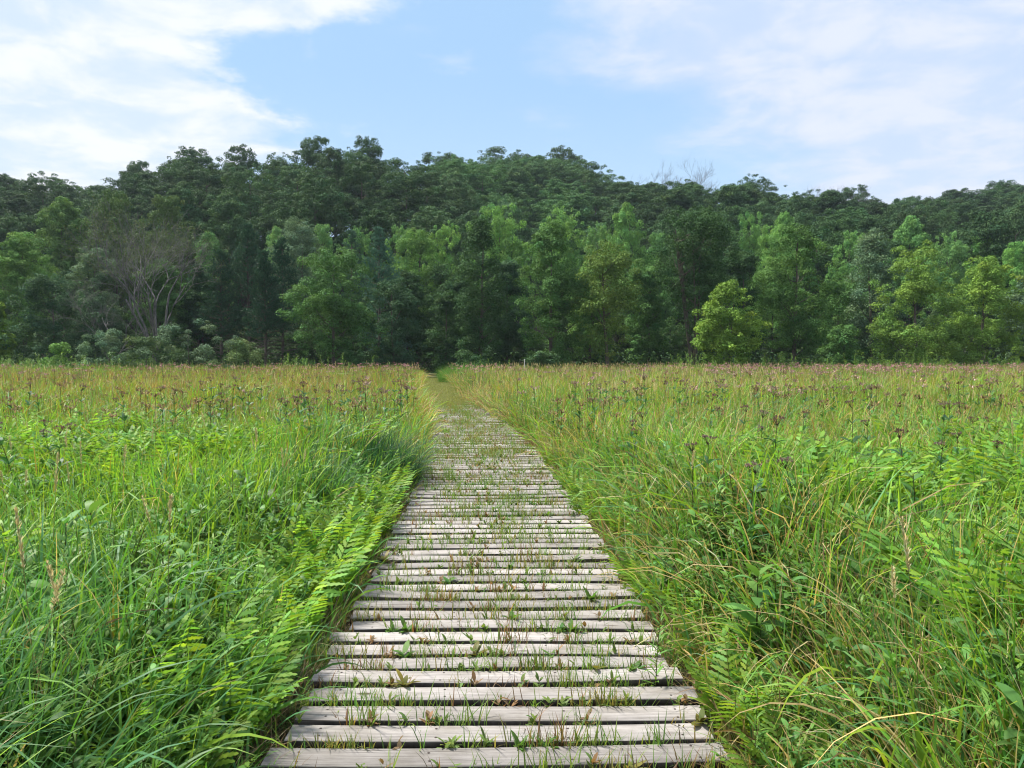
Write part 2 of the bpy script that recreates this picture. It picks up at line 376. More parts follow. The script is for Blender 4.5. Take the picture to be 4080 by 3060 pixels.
for off in (-.8, 0.0, .8):
    yy = np.arange(-2, 25.3, .6); xc = cx(yy) + off
    V = np.stack([np.stack([xc + a, yy, np.full_like(yy, b)], 1) for a, b in ((-.045, .0), (-.045, DZ - .0525), (.045, DZ - .0525), (.045, .0))], 1).reshape(-1, 3)
    n = len(yy); F = [(i * 4 + j, i * 4 + (j + 1) % 4, (i + 1) * 4 + (j + 1) % 4, (i + 1) * 4 + j) for i in range(n - 1) for j in range(4)] + [(0, 1, 2, 3), ((n - 1) * 4 + 3, (n - 1) * 4 + 2, (n - 1) * 4 + 1, (n - 1) * 4)]
    obj('joist', mesh('joist', V, np.array(F), mat=M_JOIST), bw)

# ---------------------------------------------------------------- meadow plants (templates)
def clr(c, n, v, rng, hue=.06):
    c = np.asarray(c, float); k = np.exp(rng.normal(0, v, (n, 1))); h = rng.normal(0, hue, (n, 1))
    return np.clip(c[None] * k * np.concatenate([1 + h * 1.6, 1 + h * .3, 1 - h], 1), 0.002, 1)
def t_fern_frond(rng):
    g = Geo(); Lr = rng.uniform(.40, .56); K = 15
    a0, bend = rng.uniform(.12, .45), rng.uniform(.3, .8)
    s = np.linspace(0, 1, K + 1); ang = a0 + bend * s ** 1.4
    r = np.concatenate([[0], np.cumsum(np.sin(ang[:-1]) * Lr / K)]); z = np.concatenate([[0], np.cumsum(np.cos(ang[:-1]) * Lr / K)])
    pts = np.stack([r, 0 * r, z], 1)
    V, F = tube(pts, np.linspace(.003, .0012, K + 1), 3); g.add(V, F, np.array([[.17, .22, .05]]))
    base, az, a, bn, ln, wd, rl_ = [], [], [], [], [], [], []
    for i in range(3, K + 1):
        u = (i - 3) / (K - 3); l = .125 * (1 - u) ** .75 * (0.75 + .45 * min(1, u * 4)) + .02
        for sd_ in (-1, 1):
            base.append(pts[i]); az.append(sd_ * (1.25 - .75 * u) + rng.normal(0, .05)); a.append(1.12 + .2 * math.sin(ang[i]) + rng.normal(0, .07)); bn.append(rng.uniform(.1, .45)); ln.append(l * rng.uniform(.9, 1.1)); wd.append(.029 - .010 * u); rl_.append(ang[i])
    base.append(pts[-1]); az.append(0); a.append(ang[-1]); bn.append(.2); ln.append(.05); wd.append(.02); rl_.append(0)
    f = lambda q: np.array(q, float)
    n = len(base); rl = f([-math.copysign(1, q) * (math.pi / 2 - w_) * .85 if abs(q) > .01 else 0 for q, w_ in zip(az, rl_)])
    g.add(*ribbons(f(base), f(az), f(a), f(bn), f(ln), f(wd), clr((.165, .32, .050), n, .20, rng, .12), K=8, prof='lobed', roll=rl + rng.normal(0, .12, n)))
    return g
def t_forb(rng, h, nleaf, ll, lw, col, whorl=3, head=None, stemcol=(.09, .06, .03), top_gap=.0, droop=.9):
    """upright leafy stem; returns dict of Geo: stem, leaves, flower_head"""
    st = Geo(); lv = Geo(); wob = rng.normal(0, .03, 2)
    s = np.linspace(0, 1, 7); pts = np.stack([wob[0] * s ** 2 * h * 2, wob[1] * s ** 2 * h * 2, s * h], 1)
    V, F = tube(pts, np.linspace(.0045, .002, 7), 4); st.add(V, F, np.array([stemcol]))
    nw = max(1, nleaf // whorl); B, A, A0, BN, LN, WD = [], [], [], [], [], []
    for i in range(nw):
        t = .12 + (.86 - top_gap) * (i + .5) / nw; ph = rng.uniform(0, 6.28) if whorl == 1 else i * .8
        for j in range(whorl):
            B.append([np.interp(t, s, pts[:, 0]), np.interp(t, s, pts[:, 1]), t * h]); A.append(ph + j * 2 * np.pi / whorl + rng.normal(0, .2))
            A0.append(rng.uniform(.6, 1.0)); BN.append(droop * rng.uniform(.7, 1.4)); k = ll * (1.0 if t < .7 else .75) * rng.uniform(.75, 1.15); LN.append(k); WD.append(lw * k / ll)
    f = lambda q: np.array(q, float); n = len(B)
    lv.add(*ribbons(f(B), f(A), f(A0), f(BN), f(LN), f(WD), clr(col, n, .14, rng), K=5, prof='leaf', roll=rng.normal(0, .2, n)))
    res = {'stem': st, 'leaves': lv}
    if head:
        hd = Geo(); r, hh, m, hc = head; top = pts[-1]
        # flat-topped branching cluster of small tufts
        nb = 9; cen = []
        for b in range(nb):
            a = rng.uniform(0, 6.28); q = r * math.sqrt(rng.random()); e_ = top + np.array([q * math.cos(a), q * math.sin(a), hh * (1 - .6 * (q / r) ** 2) * rng.uniform(.6, 1.0)]); cen.append(e_)
            V, F = tube(np.array([top - [0, 0, hh * .5], (top + e_) / 2 - [0, 0, .01], e_]), [.002, .0015, .001], 3); st.add(V, F, np.array([stemcol]))
        cen = np.array(cen); i = rng.integers(0, nb, m); d = unit(rng.normal(0, 1, (m, 3))); d[:, 2] = np.abs(d[:, 2]) * .6
        p = cen[i] + d * r * .30 * rng.random((m, 1))
        hd.add(*ribbons(p, rng.uniform(0, 6.28, m), rng.uniform(0, 1.3, m), rng.uniform(0, .6, m), np.full(m, r * .28) * rng.uniform(.6, 1.2, m), np.full(m, r * .13), clr(hc, m, .3, rng), K=2, prof='leaf'))
        res['flower_head'] = hd
    return res
def merge(parts):
    g = Geo()
    for q in parts.values() if isinstance(parts, dict) else parts: g.add(*q.arrays())
    return g.arrays()
def t_seed(rng, h, pl=.16, col=(.55, .48, .25)):
    st = Geo(); hd = Geo(); az_ = rng.uniform(0, 6.28); b = rng.uniform(.05, .35); K = 9
    s = np.linspace(0, 1, K + 1); ang = .04 + b * s ** 2
    r = np.concatenate([[0], np.cumsum(np.sin(ang[:-1]) * h / K)]); z = np.concatenate([[0], np.cumsum(np.cos(ang[:-1]) * h / K)])
    pts = np.stack([r * math.cos(az_), r * math.sin(az_), z], 1)
    V, F = tube(pts, np.linspace(.0022, .0012, K + 1), 3); st.add(V, F, np.array([[.26, .26, .10]]))
    m = 110; u = rng.random(m); t = 1 - u * pl / h; B = np.stack([np.interp(t, s, pts[:, i]) for i in range(3)], 1)
    w = np.sin(np.pi * np.clip(u * .9 + .06, 0, 1))
    hd.add(*ribbons(B, rng.uniform(0, 6.28, m), rng.uniform(.1, .6, m) + b, rng.uniform(-.2, .3, m), .010 + .018 * w * rng.uniform(.6, 1.2, m), np.full(m, .0045), clr(col, m, .18, rng), K=2, prof='leaf'))
    B2 = np.stack([pts[2], pts[4]]); hl = Geo(); hl.add(*ribbons(B2, rng.uniform(0, 6.28, 2), np.full(2, .4), np.full(2, 1.1), np.full(2, .3), np.full(2, .009), clr((.12, .22, .05), 2, .1, rng), K=6))
    return {'stem': st, 'leaves': hl, 'seed_head': hd}
rng = np.random.default_rng(11)
FERN = [t_fern_frond(rng) for _ in range(7)]
G_MID = (.085, .20, .045); G_DK = (.045, .125, .045); G_LIME = (.17, .32, .035); MAUVE = (.21, .15, .125); BROWNH = (.17, .10, .08)
JOE = [t_forb(rng, rng.uniform(.95, 1.15), 20, .17, .04, G_DK, 4, (.062, .05, 130, MAUVE if i % 2 else BROWNH), (.06, .03, .025), .05) for i in range(6)]
GOLD = [t_forb(rng, rng.uniform(.6, .9), 42, .12, .02, (.14, .27, .045), 1, None, (.12, .12, .04), 0, .7) for i in range(5)]
BROAD = [t_forb(rng, rng.uniform(.5, .75), 28, .15, .055, (.115, .25, .055), 2, None, (.07, .09, .03), 0, 1.1) for i in range(4)]
SEED = [t_seed(rng, rng.uniform(.95, 1.2), rng.uniform(.12, .2)) for i in range(6)]

# ---------------------------------------------------------------- meadow: grass as stuff
def in_walk(X, Y, m=0.0): return (np.abs(X - cx(Y)) < 1.0 + m - np.clip((Y - 14) * .02, 0, .12))
def veg_h(X, Y):
    d = np.abs(X - cx(Y)) - .95
    e0 = .42 + .40 * sstep((Y - 8) / 8); edge = e0 + (1 - e0) * sstep(d / np.where(X < cx(Y), 1.25, .95))
    return (.80 + .30 * (vnoise(X, Y, 2.3, 7) - .5) + .16 * (vnoise(X, Y, .7, 8) - .5) + .10 * sstep((Y - 5) / 20) + .06 * (X > 0)) * edge
PAL = {'blue': (.095, .235, .080), 'green': (.125, .31, .040), 'yel': (.25, .41, .040), 'olive': (.235, .245, .045), 'rust': (.30, .195, .07), 'straw': (.50, .40, .20), 'brown': (.19, .125, .07)}
KEYS = list(PAL); PALA = np.array([PAL[k] for k in KEYS])
#               blue green yel olive rust straw brown   at distance
MIXL = {1.0: (.62, .26, .06, .01, .00, .04, .01), 3.0: (.34, .42, .16, .02, .0, .04, .02), 6: (.12, .50, .32, .02, .0, .03, .01), 10: (.06, .36, .38, .12, .03, .04, .01), 14: (.03, .20, .28, .28, .13, .06, .02), 26: (.02, .10, .16, .34, .26, .09, .03), 70: (.05, .12, .14, .34, .22, .08, .05)}
MIXR = {1.0: (.20, .38, .22, .02, .02, .12, .04), 3.0: (.14, .38, .28, .04, .02, .12, .03), 6: (.10, .40, .30, .06, .02, .11, .01), 10: (.08, .34, .28, .11, .05, .13, .01), 14: (.06, .22, .26, .20, .09, .20, .02), 26: (.06, .18, .20, .24, .12, .22, .03), 70: (.06, .18, .18, .26, .16, .10, .06)}
def pick_cols(X, Y, rng):
    n = len(X); out = np.zeros((n, 7))
    for side, mx in ((X < cx(Y), MIXL), (X >= cx(Y), MIXR)):
        ds = np.array(list(mx)); A = np.array(list(mx.values()))
        p = np.stack([np.interp(Y[side], ds, A[:, j]) for j in range(7)], 1); out[side] = p
    pn = vnoise(X, Y, 1.6 + 0 * X, 21); out[:, 0] *= np.interp(pn, [.2, .7], [.4, 2.4]); out[:, 2] *= np.interp(pn, [.2, .7], [1.8, .5])
    pb = vnoise(X, Y, 2.2, 22); out[:, 5] *= np.interp(pb, [.4, .8], [.6, 2.6]); out[:, 4] *= np.interp(pb, [.3, .8], [.6, 1.7])
    # green band in the far left corner, brown dead litter at the right edge of the walk
    fl = (X < -20) & (Y > 46); out[fl] = out[fl] * [1, 4, 3, 1, .15, .5, .2]
    re = (X > cx(Y)) & (np.abs(X - cx(Y)) < np.where((Y > 3.4) & (Y < 10), 2.5, 1.8)) & (vnoise(X, Y, .8, 23) > .40); out[re] = out[re] * [1, 1, 1, 1, 1, 3.2, 9]
    out /= out.sum(1, keepdims=True); c = np.cumsum(out, 1); k = (rng.random(n)[:, None] > c).sum(1).clip(0, 6)
    col = PALA[k] * np.exp(rng.normal(0, .16, (n, 1))); h = rng.normal(0, .07, (n, 1))
    return np.clip(col * np.concatenate([1 + h * 1.5, 1 + h * .3, 1 - h], 1), .003, 1), k
def field(n, y0, y1, rng, lim=.78, pad=1.6):
    """random points of the visible wedge, uniform per area"""
    Y = np.sqrt(rng.uniform(y0 ** 2, y1 ** 2, int(n * 1.0))) if y0 > 3 else rng.uniform(y0, y1, n)
    X = rng.uniform(-1, 1, len(Y)) * (lim * Y + pad)
    return X, Y
def grass_zone(name, label, n, y0, y1, K, wmin, wmax, seed, hs=1.0, pad=1.6):
    rng = np.random.default_rng(seed); X, Y = field(n, y0, y1, rng, pad=pad)
    ok = ~in_walk(X, Y); X, Y = X[ok], Y[ok]
    fz = (X < cx(Y) - .95) & (X > cx(Y) - 2.0) & (Y > 2.0) & (Y < 10); fz |= (X > cx(Y) + .95) & (X < cx(Y) + 1.45) & (Y > 2.4) & (Y < 11)
    ok = ~(fz & (rng.random(len(X)) < .42)); X, Y = X[ok], Y[ok]
    fp = (Y > 2.3) & (Y < 12) & (((X < cx(Y)) & (vnoise(X, Y, 1.7, 66) > .5)) | ((X > cx(Y) + 2.6) & (vnoise(X, Y, 1.6, 67) > .55))); ok = ~(fp & (rng.random(len(X)) < .5)); X, Y = X[ok], Y[ok]
    # clump: pull towards tuft centres
    m = len(X); tx = X + rng.normal(0, .03, m); ty = Y + rng.normal(0, .03, m)
    H = veg_h(tx, ty) * hs * rng.uniform(.55, 1.18, m); col, k = pick_cols(tx, ty, rng)
    az = np.where(rng.random(m) < .45, rng.uniform(0, 6.28, m), rng.normal(0, 1.0, m) + vnoise(tx, ty, 1.3, 31) * 9)
    # near the walk, lean over it
    d = tx - cx(ty); near = (np.abs(d) < 1.6) & (rng.random(m) < .65); az = np.where(near, np.where(d < 0, 0, np.pi) + rng.normal(0, .8, m), az)
    a0 = np.abs(rng.normal(.10, .12, m)) + np.where(near, .22, 0); bend = np.abs(rng.normal(.65, .5, m)) * np.where(rng.random(m) < .25, 2.0, 1.0)
    bend = np.clip(bend, 0, 2.3); Ln = H * (1 + .22 * bend); w = rng.uniform(wmin, wmax, m) * np.where(k >= 5, .6, 1)
    g = Geo(); g.add(*ribbons(np.stack([tx, ty, np.zeros(m)], 1), az, a0, bend, Ln, w, col, K=K, roll=rng.normal(0, .5, m)))
    o = obj(name, g.mesh(name, M_GRASS)); tag(o, label, 'grass', kind='stuff'); return o
grass_zone('meadow_grass', 'long arching blue-green and green blades close to the viewer on both sides of the planks', 42000, .35, 4.2, 8, .008, .021, 41, pad=1.9)
grass_zone('meadow_grass', 'lime and yellow-green grass of the middle of the meadow', 62000, 4.2, 12, 5, .012, .025, 42)
grass_zone('meadow_grass', 'olive, straw and rust coloured grass of the farther meadow', 75000, 12, 28, 3, .020, .036, 43)
grass_zone('meadow_grass', 'far band of rusty olive meadow grass in front of the trees', 110000, 28, 67, 2, .030, .055, 44, 1.08)
grass_zone('meadow_grass', 'short grass filling the floor between the near meadow stems', 30000, .35, 5, 4, .004, .010, 45, .55, 1.9)
rb = np.random.default_rng(46); n = 3600; Y = rb.uniform(.6, 6.5, n); X = rb.uniform(-1, 1, n) * (.8 * Y + 1.2); ok = ~in_walk(X, Y, .15) & ((X > 0) | (rb.random(n) < .5)); X, Y = X[ok], Y[ok]; m = len(X)
cc = np.where(rb.random((m, 1)) < .5, clr((.20, .33, .04), m, .15, rb), clr((.10, .23, .05), m, .15, rb))
g = Geo(); g.add(*ribbons(np.stack([X, Y, 0 * X], 1), rb.uniform(0, 6.28, m), np.abs(rb.normal(.08, .1, m)), np.abs(rb.normal(.3, .5, m)).clip(0, 2), veg_h(X, Y) * rb.uniform(.8, 1.3, m), rb.uniform(.012, .024, m), cc, K=9, roll=rb.normal(0, .4, m)))
tag(obj('reed_blades', g.mesh('reed_blades', M_GRASS)), 'broad upright bright blades mixed into the near meadow', 'grass', kind='stuff')
# low leafy filling of the meadow
def put_scatter(name, label, cat, tmpl, n, y0, y1, seed, smin, smax, tintf=None, keep=None, mat=M_GRASS, tilt=.12, hmatch=None):
    rng = np.random.default_rng(seed); X, Y = field(n, y0, y1, rng); ok = ~in_walk(X, Y, .12)
    if keep is not None: ok &= keep(X, Y, rng)
    X, Y = X[ok], Y[ok]; m = len(X)
    tint = np.exp(rng.normal(0, .15, (m, 1))) * np.ones((1, 3))
    if tintf is not None: tint = tint * tintf(X, Y, rng)
    sc = rng.uniform(smin, smax, m)
    if hmatch: sc = sc * np.clip(veg_h(X, Y) / hmatch, .45, 1.3)
    g = Geo(); scatter(g, tmpl, np.stack([X, Y, np.zeros(m)], 1), rng.uniform(0, 6.28, m), sc, tint, rng, tilt)
    o = obj(name, g.mesh(name, mat)); tag(o, label, cat, kind='stuff'); return o
FERN_A = []
for _ in range(4):
    q = Geo(); r_ = np.random.default_rng(60 + _)
    for j in range(6):
        V, F, C = FERN[r_.integers(7)].arrays(); a = j * 1.05 + r_.normal(0, .2); c, s = math.cos(a), math.sin(a)
        q.add(np.stack([V[:, 0] * c - V[:, 1] * s, V[:, 0] * s + V[:, 1] * c, V[:, 2] * 1.05], 1), F, C)
    FERN_A.append(q.arrays())
gold_a = [merge(t) for t in GOLD]; broad_a = [merge(t) for t in BROAD]; joe_a = [merge(t) for t in JOE]; seed_a = [merge(t) for t in SEED]
# undergrowth of weeds
put_scatter('meadow_undergrowth', 'narrow-leaved green stems mixed into the near meadow grass', 'undergrowth', gold_a, 3600, .8, 7, 51, .75, 1.1, hmatch=.85)
put_scatter('meadow_undergrowth', 'leafy green stems mixed into the middle meadow', 'undergrowth', gold_a, 4500, 6, 22, 52, .8, 1.15, hmatch=.85)
put_scatter('meadow_undergrowth', 'broad dark leaves low in the meadow', 'undergrowth', broad_a, 3600, 1.0, 12, 53, .9, 1.3, hmatch=.85)
def fern_keep(X, Y, rng):
    lft = (X < cx(Y)) & (vnoise(X, Y, 1.7, 66) > .46)
    rgt = (X > cx(Y) + 2.4) & (Y > 2.8) & (Y < 10) & (vnoise(X, Y, 1.6, 67) > .52)
    return (lft | rgt) & (np.abs(X - cx(Y)) > 1.6)
put_scatter('fern_patch', 'bright lime ferns growing in patches among the meadow grass', 'ferns', FERN_A, 2600, 2.4, 12, 54, 1.15, 1.85, keep=fern_keep, mat=M_FERN, hmatch=.8)

def t_far(rng, h, hc):
    g = Geo(); V, F = tube([(0, 0, .2), (0, 0, h)], [.006, .004], 3); g.add(V, F, np.array([(.07, .05, .03)]))
    n = 6; z = rng.uniform(.5, .9, n) * h; g.add(*ribbons(np.stack([0 * z, 0 * z, z], 1), rng.uniform(0, 6.28, n), rng.uniform(.7, 1.1, n), np.full(n, .9), np.full(n, .16), np.full(n, .04), clr(G_MID, n, .2, rng), K=2, prof='leaf'))
    m = 20; a = rng.uniform(0, 6.28, m); q = .085 * np.sqrt(rng.random(m)); g.add(*ribbons(np.stack([q * np.cos(a), q * np.sin(a), h - .01 + rng.uniform(-.03, .03, m)], 1), a, rng.uniform(.2, 1.3, m), rng.uniform(0, .5, m), np.full(m, .045), np.full(m, .03), clr(hc, m, .3, rng), K=1, prof='leaf2'))
    return g.arrays()
_r = np.random.default_rng(68)
far_m = [t_far(_r, _r.uniform(.95, 1.15), (.25, .205, .165)) for _ in range(4)]; far_b = [t_far(_r, _r.uniform(.85, 1.1), (.24, .165, .085)) for _ in range(4)]
# flowering stems past the nearest ones
def joe_tint(X, Y, rng):
    m = len(X); return np.stack([1.2 + .5 * sstep((Y - 20) / 30) + 0 * X, 1.0 + .15 * sstep((Y - 20) / 30) + 0 * X, 1.0 + .4 * sstep((Y - 20) / 30)], 1)
def joe_keep(X, Y, rng):
    p = np.interp(vnoise(X, Y, 5.0, 71), [.42, .62], [.08, 1.6]); right_far = (X > .25 * Y) & (Y > 30); return rng.random(len(X)) < np.where(right_far, 1, p * .35)
put_scatter('flower_heads_far', 'haze of small dusty pink and brown flower heads over the far meadow', 'wildflowers', far_m, 4200, 15, 66, 72, .92, 1.18, joe_tint, joe_keep, M_FLOWER, .05)
put_scatter('seed_stalks_far', 'pale straw seed heads standing over the farther meadow', 'seed heads', seed_a, 4200, 13, 60, 73, .95, 1.25, lambda X, Y, r: np.ones((len(X), 3)) * 1.1,
            lambda X, Y, r: r.random(len(X)) < np.where((X > cx(Y)) & (X < .35 * Y), 1, .3), M_FLOWER, .06)
put_scatter('brown_heads_far', 'dark rust brown seed heads dotted through the far meadow', 'wildflowers', far_b, 6000, 11, 66, 74, .80, 1.15, None, lambda X, Y, r: r.random(len(X)) < np.where(X < cx(Y), 1, .55) * np.interp(vnoise(X, Y, 4.0, 75), [.35, .65], [.2, 1.3]), M_FLOWER, .06)
# tall green weeds at the foot of the trees
gr = np.random.default_rng(80); g = Geo(); m = 900
Xw = np.concatenate([gr.uniform(-52, -26, m // 2), gr.uniform(12, 48, m // 2), gr.uniform(-55, 55, 900)]); Yw = gr.uniform(54, 66, len(Xw)); _k2 = (vnoise(Xw, Yw, 4, 81) > .5) | (np.arange(len(Xw)) < m); _k2 &= np.abs(Xw - cx(Yw)) > 2; Xw, Yw = Xw[_k2], Yw[_k2]
scatter(g, gold_a, np.stack([Xw, Yw, np.zeros(len(Xw))], 1), gr.uniform(0, 6.28, len(Xw)), gr.uniform(1.3, 2.5, len(Xw)), np.ones((len(Xw), 3)) * [1.1, 1.1, 1.3], gr, .08)
tag(obj('tall_weeds', g.mesh('tall_weeds', M_GRASS)), 'tall upright green weeds along the foot of the trees', 'weeds', kind='stuff')

# turf of the path and stubble in the gaps of the deck
rg = np.random.default_rng(90); n = 42000; Y = 23.5 + rg.random(n) ** 1.5 * 40; hw = 1.05; X = cx(Y) + rg.uniform(-hw, hw, n)
g = Geo(); g.add(*ribbons(np.stack([X, Y, np.zeros(n) + .02], 1), rg.uniform(0, 6.28, n), np.abs(rg.normal(.3, .2, n)), rg.uniform(.1, 1, n), rg.uniform(.03, .09, n), rg.uniform(.008, .016, n), clr((.19, .215, .06), n, .25, rg), K=2))
tag(obj('path_turf', g.mesh('path_turf', M_GRASS)), 'short olive turf of the mown path', 'turf', kind='stuff')
g = Geo(); B, Lh, Wd, Cc, Az, A0, Bn = [], [], [], [], [], [], []
for (yr, yaw, xo, pitch) in rows:
    yg = yr + pitch / 2 - .0
    nt_ = int(rg.poisson((17 + min(yr, 16) * 1.0) * (.5 + vnoise(yr, 0., .45, 95) * 1.1)))
    nt_ = int(nt_ * (1.8 if yr > 23 else 1))
    for _ in range(nt_):
        u = rg.normal(0, .5) if rg.random() < .6 else rg.uniform(-.95, .95)
        if abs(u) > .95: continue
        big = rg.random(); nb = int(rg.integers(3, 9) + (big > .7) * rg.integers(8, 30)); sp_ = .014 + .026 * (big > .7) * rg.uniform(.6, 2)
        tone = rg.random(); c0 = (.15, .25, .05) if tone < .62 else ((.24, .23, .07) if tone < .87 else (.20, .13, .075))
        hh = rg.uniform(.06, .13) * (1.6 if rg.random() < .12 else 1)
        xx = u + rg.normal(0, sp_ * 1.6, nb); yy = rg.normal(0, .008, nb)
        c, s = math.cos(yaw), math.sin(yaw)
        B.append(np.stack([xo + xx * c - yy * s, yg + xx * s + yy * c, np.full(nb, .09)], 1)); Lh.append(hh * rg.uniform(.5, 1.15, nb) + .06); Wd.append(rg.uniform(.0035, .008, nb) * (1 + .02 * yr)); Cc.append(clr(c0, nb, .22, rg, .12))
        Az.append(rg.uniform(0, 6.28, nb)); A0.append(np.abs(rg.normal(.2, .28, nb))); Bn.append(rg.uniform(0, 1.0, nb))
cat = np.concatenate
g.add(*ribbons(cat(B), cat(Az), cat(A0), cat(Bn), cat(Lh), cat(Wd), cat(Cc), K=3))
for (yr, yaw, xo, pitch) in rows:
    for _ in range(int(rg.poisson(9 + .15 * yr))):
        u = float(np.clip(rg.normal(0, .5), -.93, .93)); k_ = int(rg.integers(5, 12)); b_ = np.zeros((k_, 3)) + [xo + u, yr + pitch / 2 + u * math.sin(yaw), .10]; b_[:, 2] += rg.uniform(0, .07, k_)
        g.add(*ribbons(b_, rg.uniform(0, 6.28, k_), rg.uniform(.3, 1.2, k_), rg.uniform(.2, .9, k_), rg.uniform(.025, .06, k_), rg.uniform(.010, .02, k_) * (1 + .03 * yr), clr((.13, .20, .045) if rg.random() < .7 else (.22, .14, .07), k_, .2, rg), K=3, prof='leaf'))
tag(obj('gap_grass', g.mesh('gap_grass', M_GRASS)), 'cut grass tufts sprouting through the gaps between the planks', 'grass', kind='stuff')
# litter and creeping weeds beside and under the deck
n = 34000; Y = rg.uniform(.5, 25, n); sd_ = np.where(rg.random(n) < .5, -1, 1); X = cx(Y) + sd_ * (.93 + np.abs(rg.normal(0, .25, n)))
kd = rg.random(n); cc = np.where(kd[:, None] < .45, clr((.20, .14, .08), n, .25, rg), np.where(kd[:, None] < .7, clr((.34, .27, .15), n, .2, rg), clr((.08, .14, .035), n, .2, rg)))
g = Geo(); g.add(*ribbons(np.stack([X, Y, rg.uniform(0, .08, n)], 1), np.where(sd_ > 0, np.pi, 0) + rg.normal(0, 1.3, n), rg.uniform(.4, 1.3, n), rg.uniform(.2, 1.4, n), rg.uniform(.08, .32, n), rg.uniform(.003, .007, n), cc, K=4))
tag(obj('edge_litter', g.mesh('edge_litter', M_GRASS)), 'dead brown grass and creeping weeds along both edges of the boardwalk', 'litter', kind='stuff')

# ---------------------------------------------------------------- meadow: plants one can tell apart
def plant_from(parts, name, label, cat, group, mats):
    r = empty(name, (0, 0, -50))
    tag(r, label, cat, group)
    for k_, g_ in parts.items(): obj(k_, g_.mesh(k_, mats.get(k_, M_GRASS)), r)
    return r
joe_p = [plant_from(t, 'flowering_weed', 'x', 'wildflower', None, {'flower_head': M_FLOWER}) for t in JOE]
seed_p = [plant_from(t, 'seed_stalk', 'x', 'grass stalk', None, {'seed_head': M_FLOWER}) for t in SEED]
broad_p = [plant_from(t, 'leafy_weed', 'x', 'weed', None, {}) for t in BROAD + GOLD]
fern_p = []
fr_m = [f.mesh('frond', M_FERN) for f in FERN]
for i in range(5):
    r_ = np.random.default_rng(300 + i); root = empty('fern', (0, 0, -50)); tag(root, 'x', 'fern', None)
    nf = 7
    for j in range(nf):
        o = obj('frond', fr_m[r_.integers(7)], root); a = j * 6.28 / nf + r_.normal(0, .2); s_ = r_.uniform(.85, 1.15)
        o.rotation_euler = (0, r_.normal(0, .12), a); o.scale = (s_,) * 3; o.location = (.03 * math.cos(a), .03 * math.sin(a), 0)
    fern_p.append(root)
rng = np.random.default_rng(77)
def gp(px, py, h):                       # ground point under something whose top (height h) is seen at px,py
    Y = (1.75 - h) * F0 / (py - 770); return (px - 1106) / F0 * Y, Y
def put(proto, X, Y, s, label, group, tint=None, z=0): return copy_thing(proto, (X, Y, z), rng.uniform(0, 6.28), s, tint, label, group)
# ferns leaning over the left edge
for i in range(110):
    Y = 2.2 + (i / 110) ** 1.1 * 8.5 + rng.normal(0, .1); X = float(cx(Y)) - rng.uniform(1.12, 2.1); fern_tone = math.exp(rng.normal(-.05, .22))  # leaf tone varies at random from fern to fern
    nr = Y < 4.4
    put(fern_p[i % 5], X, Y, rng.uniform(.8, 1.2), 'lime green fern arching over the near left edge of the boardwalk' if nr else 'lime green fern in the bank along the left edge of the boardwalk farther on',
        'ferns over the near left edge' if nr else 'ferns along the left edge farther on', (fern_tone, fern_tone, fern_tone))
for i in range(44):
    Y = 2.6 + i * .22 + rng.normal(0, .1); X = float(cx(Y)) + rng.uniform(.97, 1.4)
    put(fern_p[i % 5], X, Y, rng.uniform(.6, .9), 'small yellow-green fern tucked in the brown grass at the right edge of the boardwalk', 'ferns at the right edge of the boardwalk', (1.0, .95, .9))
# tall flowering weeds
spots = []
for i in range(400):
    Y = math.sqrt(rng.uniform(3.6 ** 2, 17 ** 2)); X = rng.uniform(-.72, .72) * Y
    if abs(X - float(cx(Y))) < 1.5 or (X < 0 and Y < 6 and rng.random() < .6): continue
    if vnoise(X, Y, 2.2, 91) < .46 + .1 * (Y < 8): continue
    spots.append((X, Y))
for i, (X, Y) in enumerate(spots[:120]):
    left = X < 0
    near = Y < 9
    lab = f"tall weed with a dusty {'brown' if not left else 'mauve'} flower head in the {'nearer' if near else 'middle'} meadow {'left' if left else 'right'} of the boardwalk"
    put(joe_p[i % 6], X, Y, rng.uniform(.88, 1.12) * (1.0 if near else 1.08), lab, f"flowering weeds, {'near' if near else 'middle'} {'left' if left else 'right'} meadow", None)
# straw seed stalks
sp = [(80, 1140, 1.15, 'straw seed stalk rising highest at the left margin of the meadow'), (352, 1078, 1.1, 'straw seed stalk standing alone above green blades left of the ferns'),
      (28, 1280, 1.0, 'leaning straw seed stalk lowest at the left margin'), (165, 1225, 1.0, 'bent straw seed stalk with a thick pale head among the left blades'),
      (2010, 1150, 1.15, 'long knotted straw seed stalk above the leafy weeds on the right'), (1480, 1010, 1.0, 'thin straw seed stalk beside the brown grass right of the boardwalk'),
      (95, 1010, 1.15, 'straw seed stalk in front of the mauve flowers at far left'), (560, 930, 1.1, 'straw seed stalk between the sedge clump and the left flowers'),
      (1955, 1240, .95, 'short straw seed stalk just left of the long knotted one')]
for i, (px, py, h, lab) in enumerate(sp):
    X, Y = gp(px, py, h); put(seed_p[i % 6], X, Y, h / 1.05, lab, 'straw seed stalks')
for i in range(90):
    Y = math.sqrt(rng.uniform(3.5 ** 2, 14 ** 2)); X = rng.uniform(-.7, .7) * Y
    if abs(X - float(cx(Y))) < 1.35: continue
    l_ = X < 0; put(seed_p[i % 6], X, Y, rng.uniform(.8, 1.05), f"slender straw seed stalk rising out of the {'left' if l_ else 'right'} meadow", f"straw seed stalks of the {'left' if l_ else 'right'} meadow")
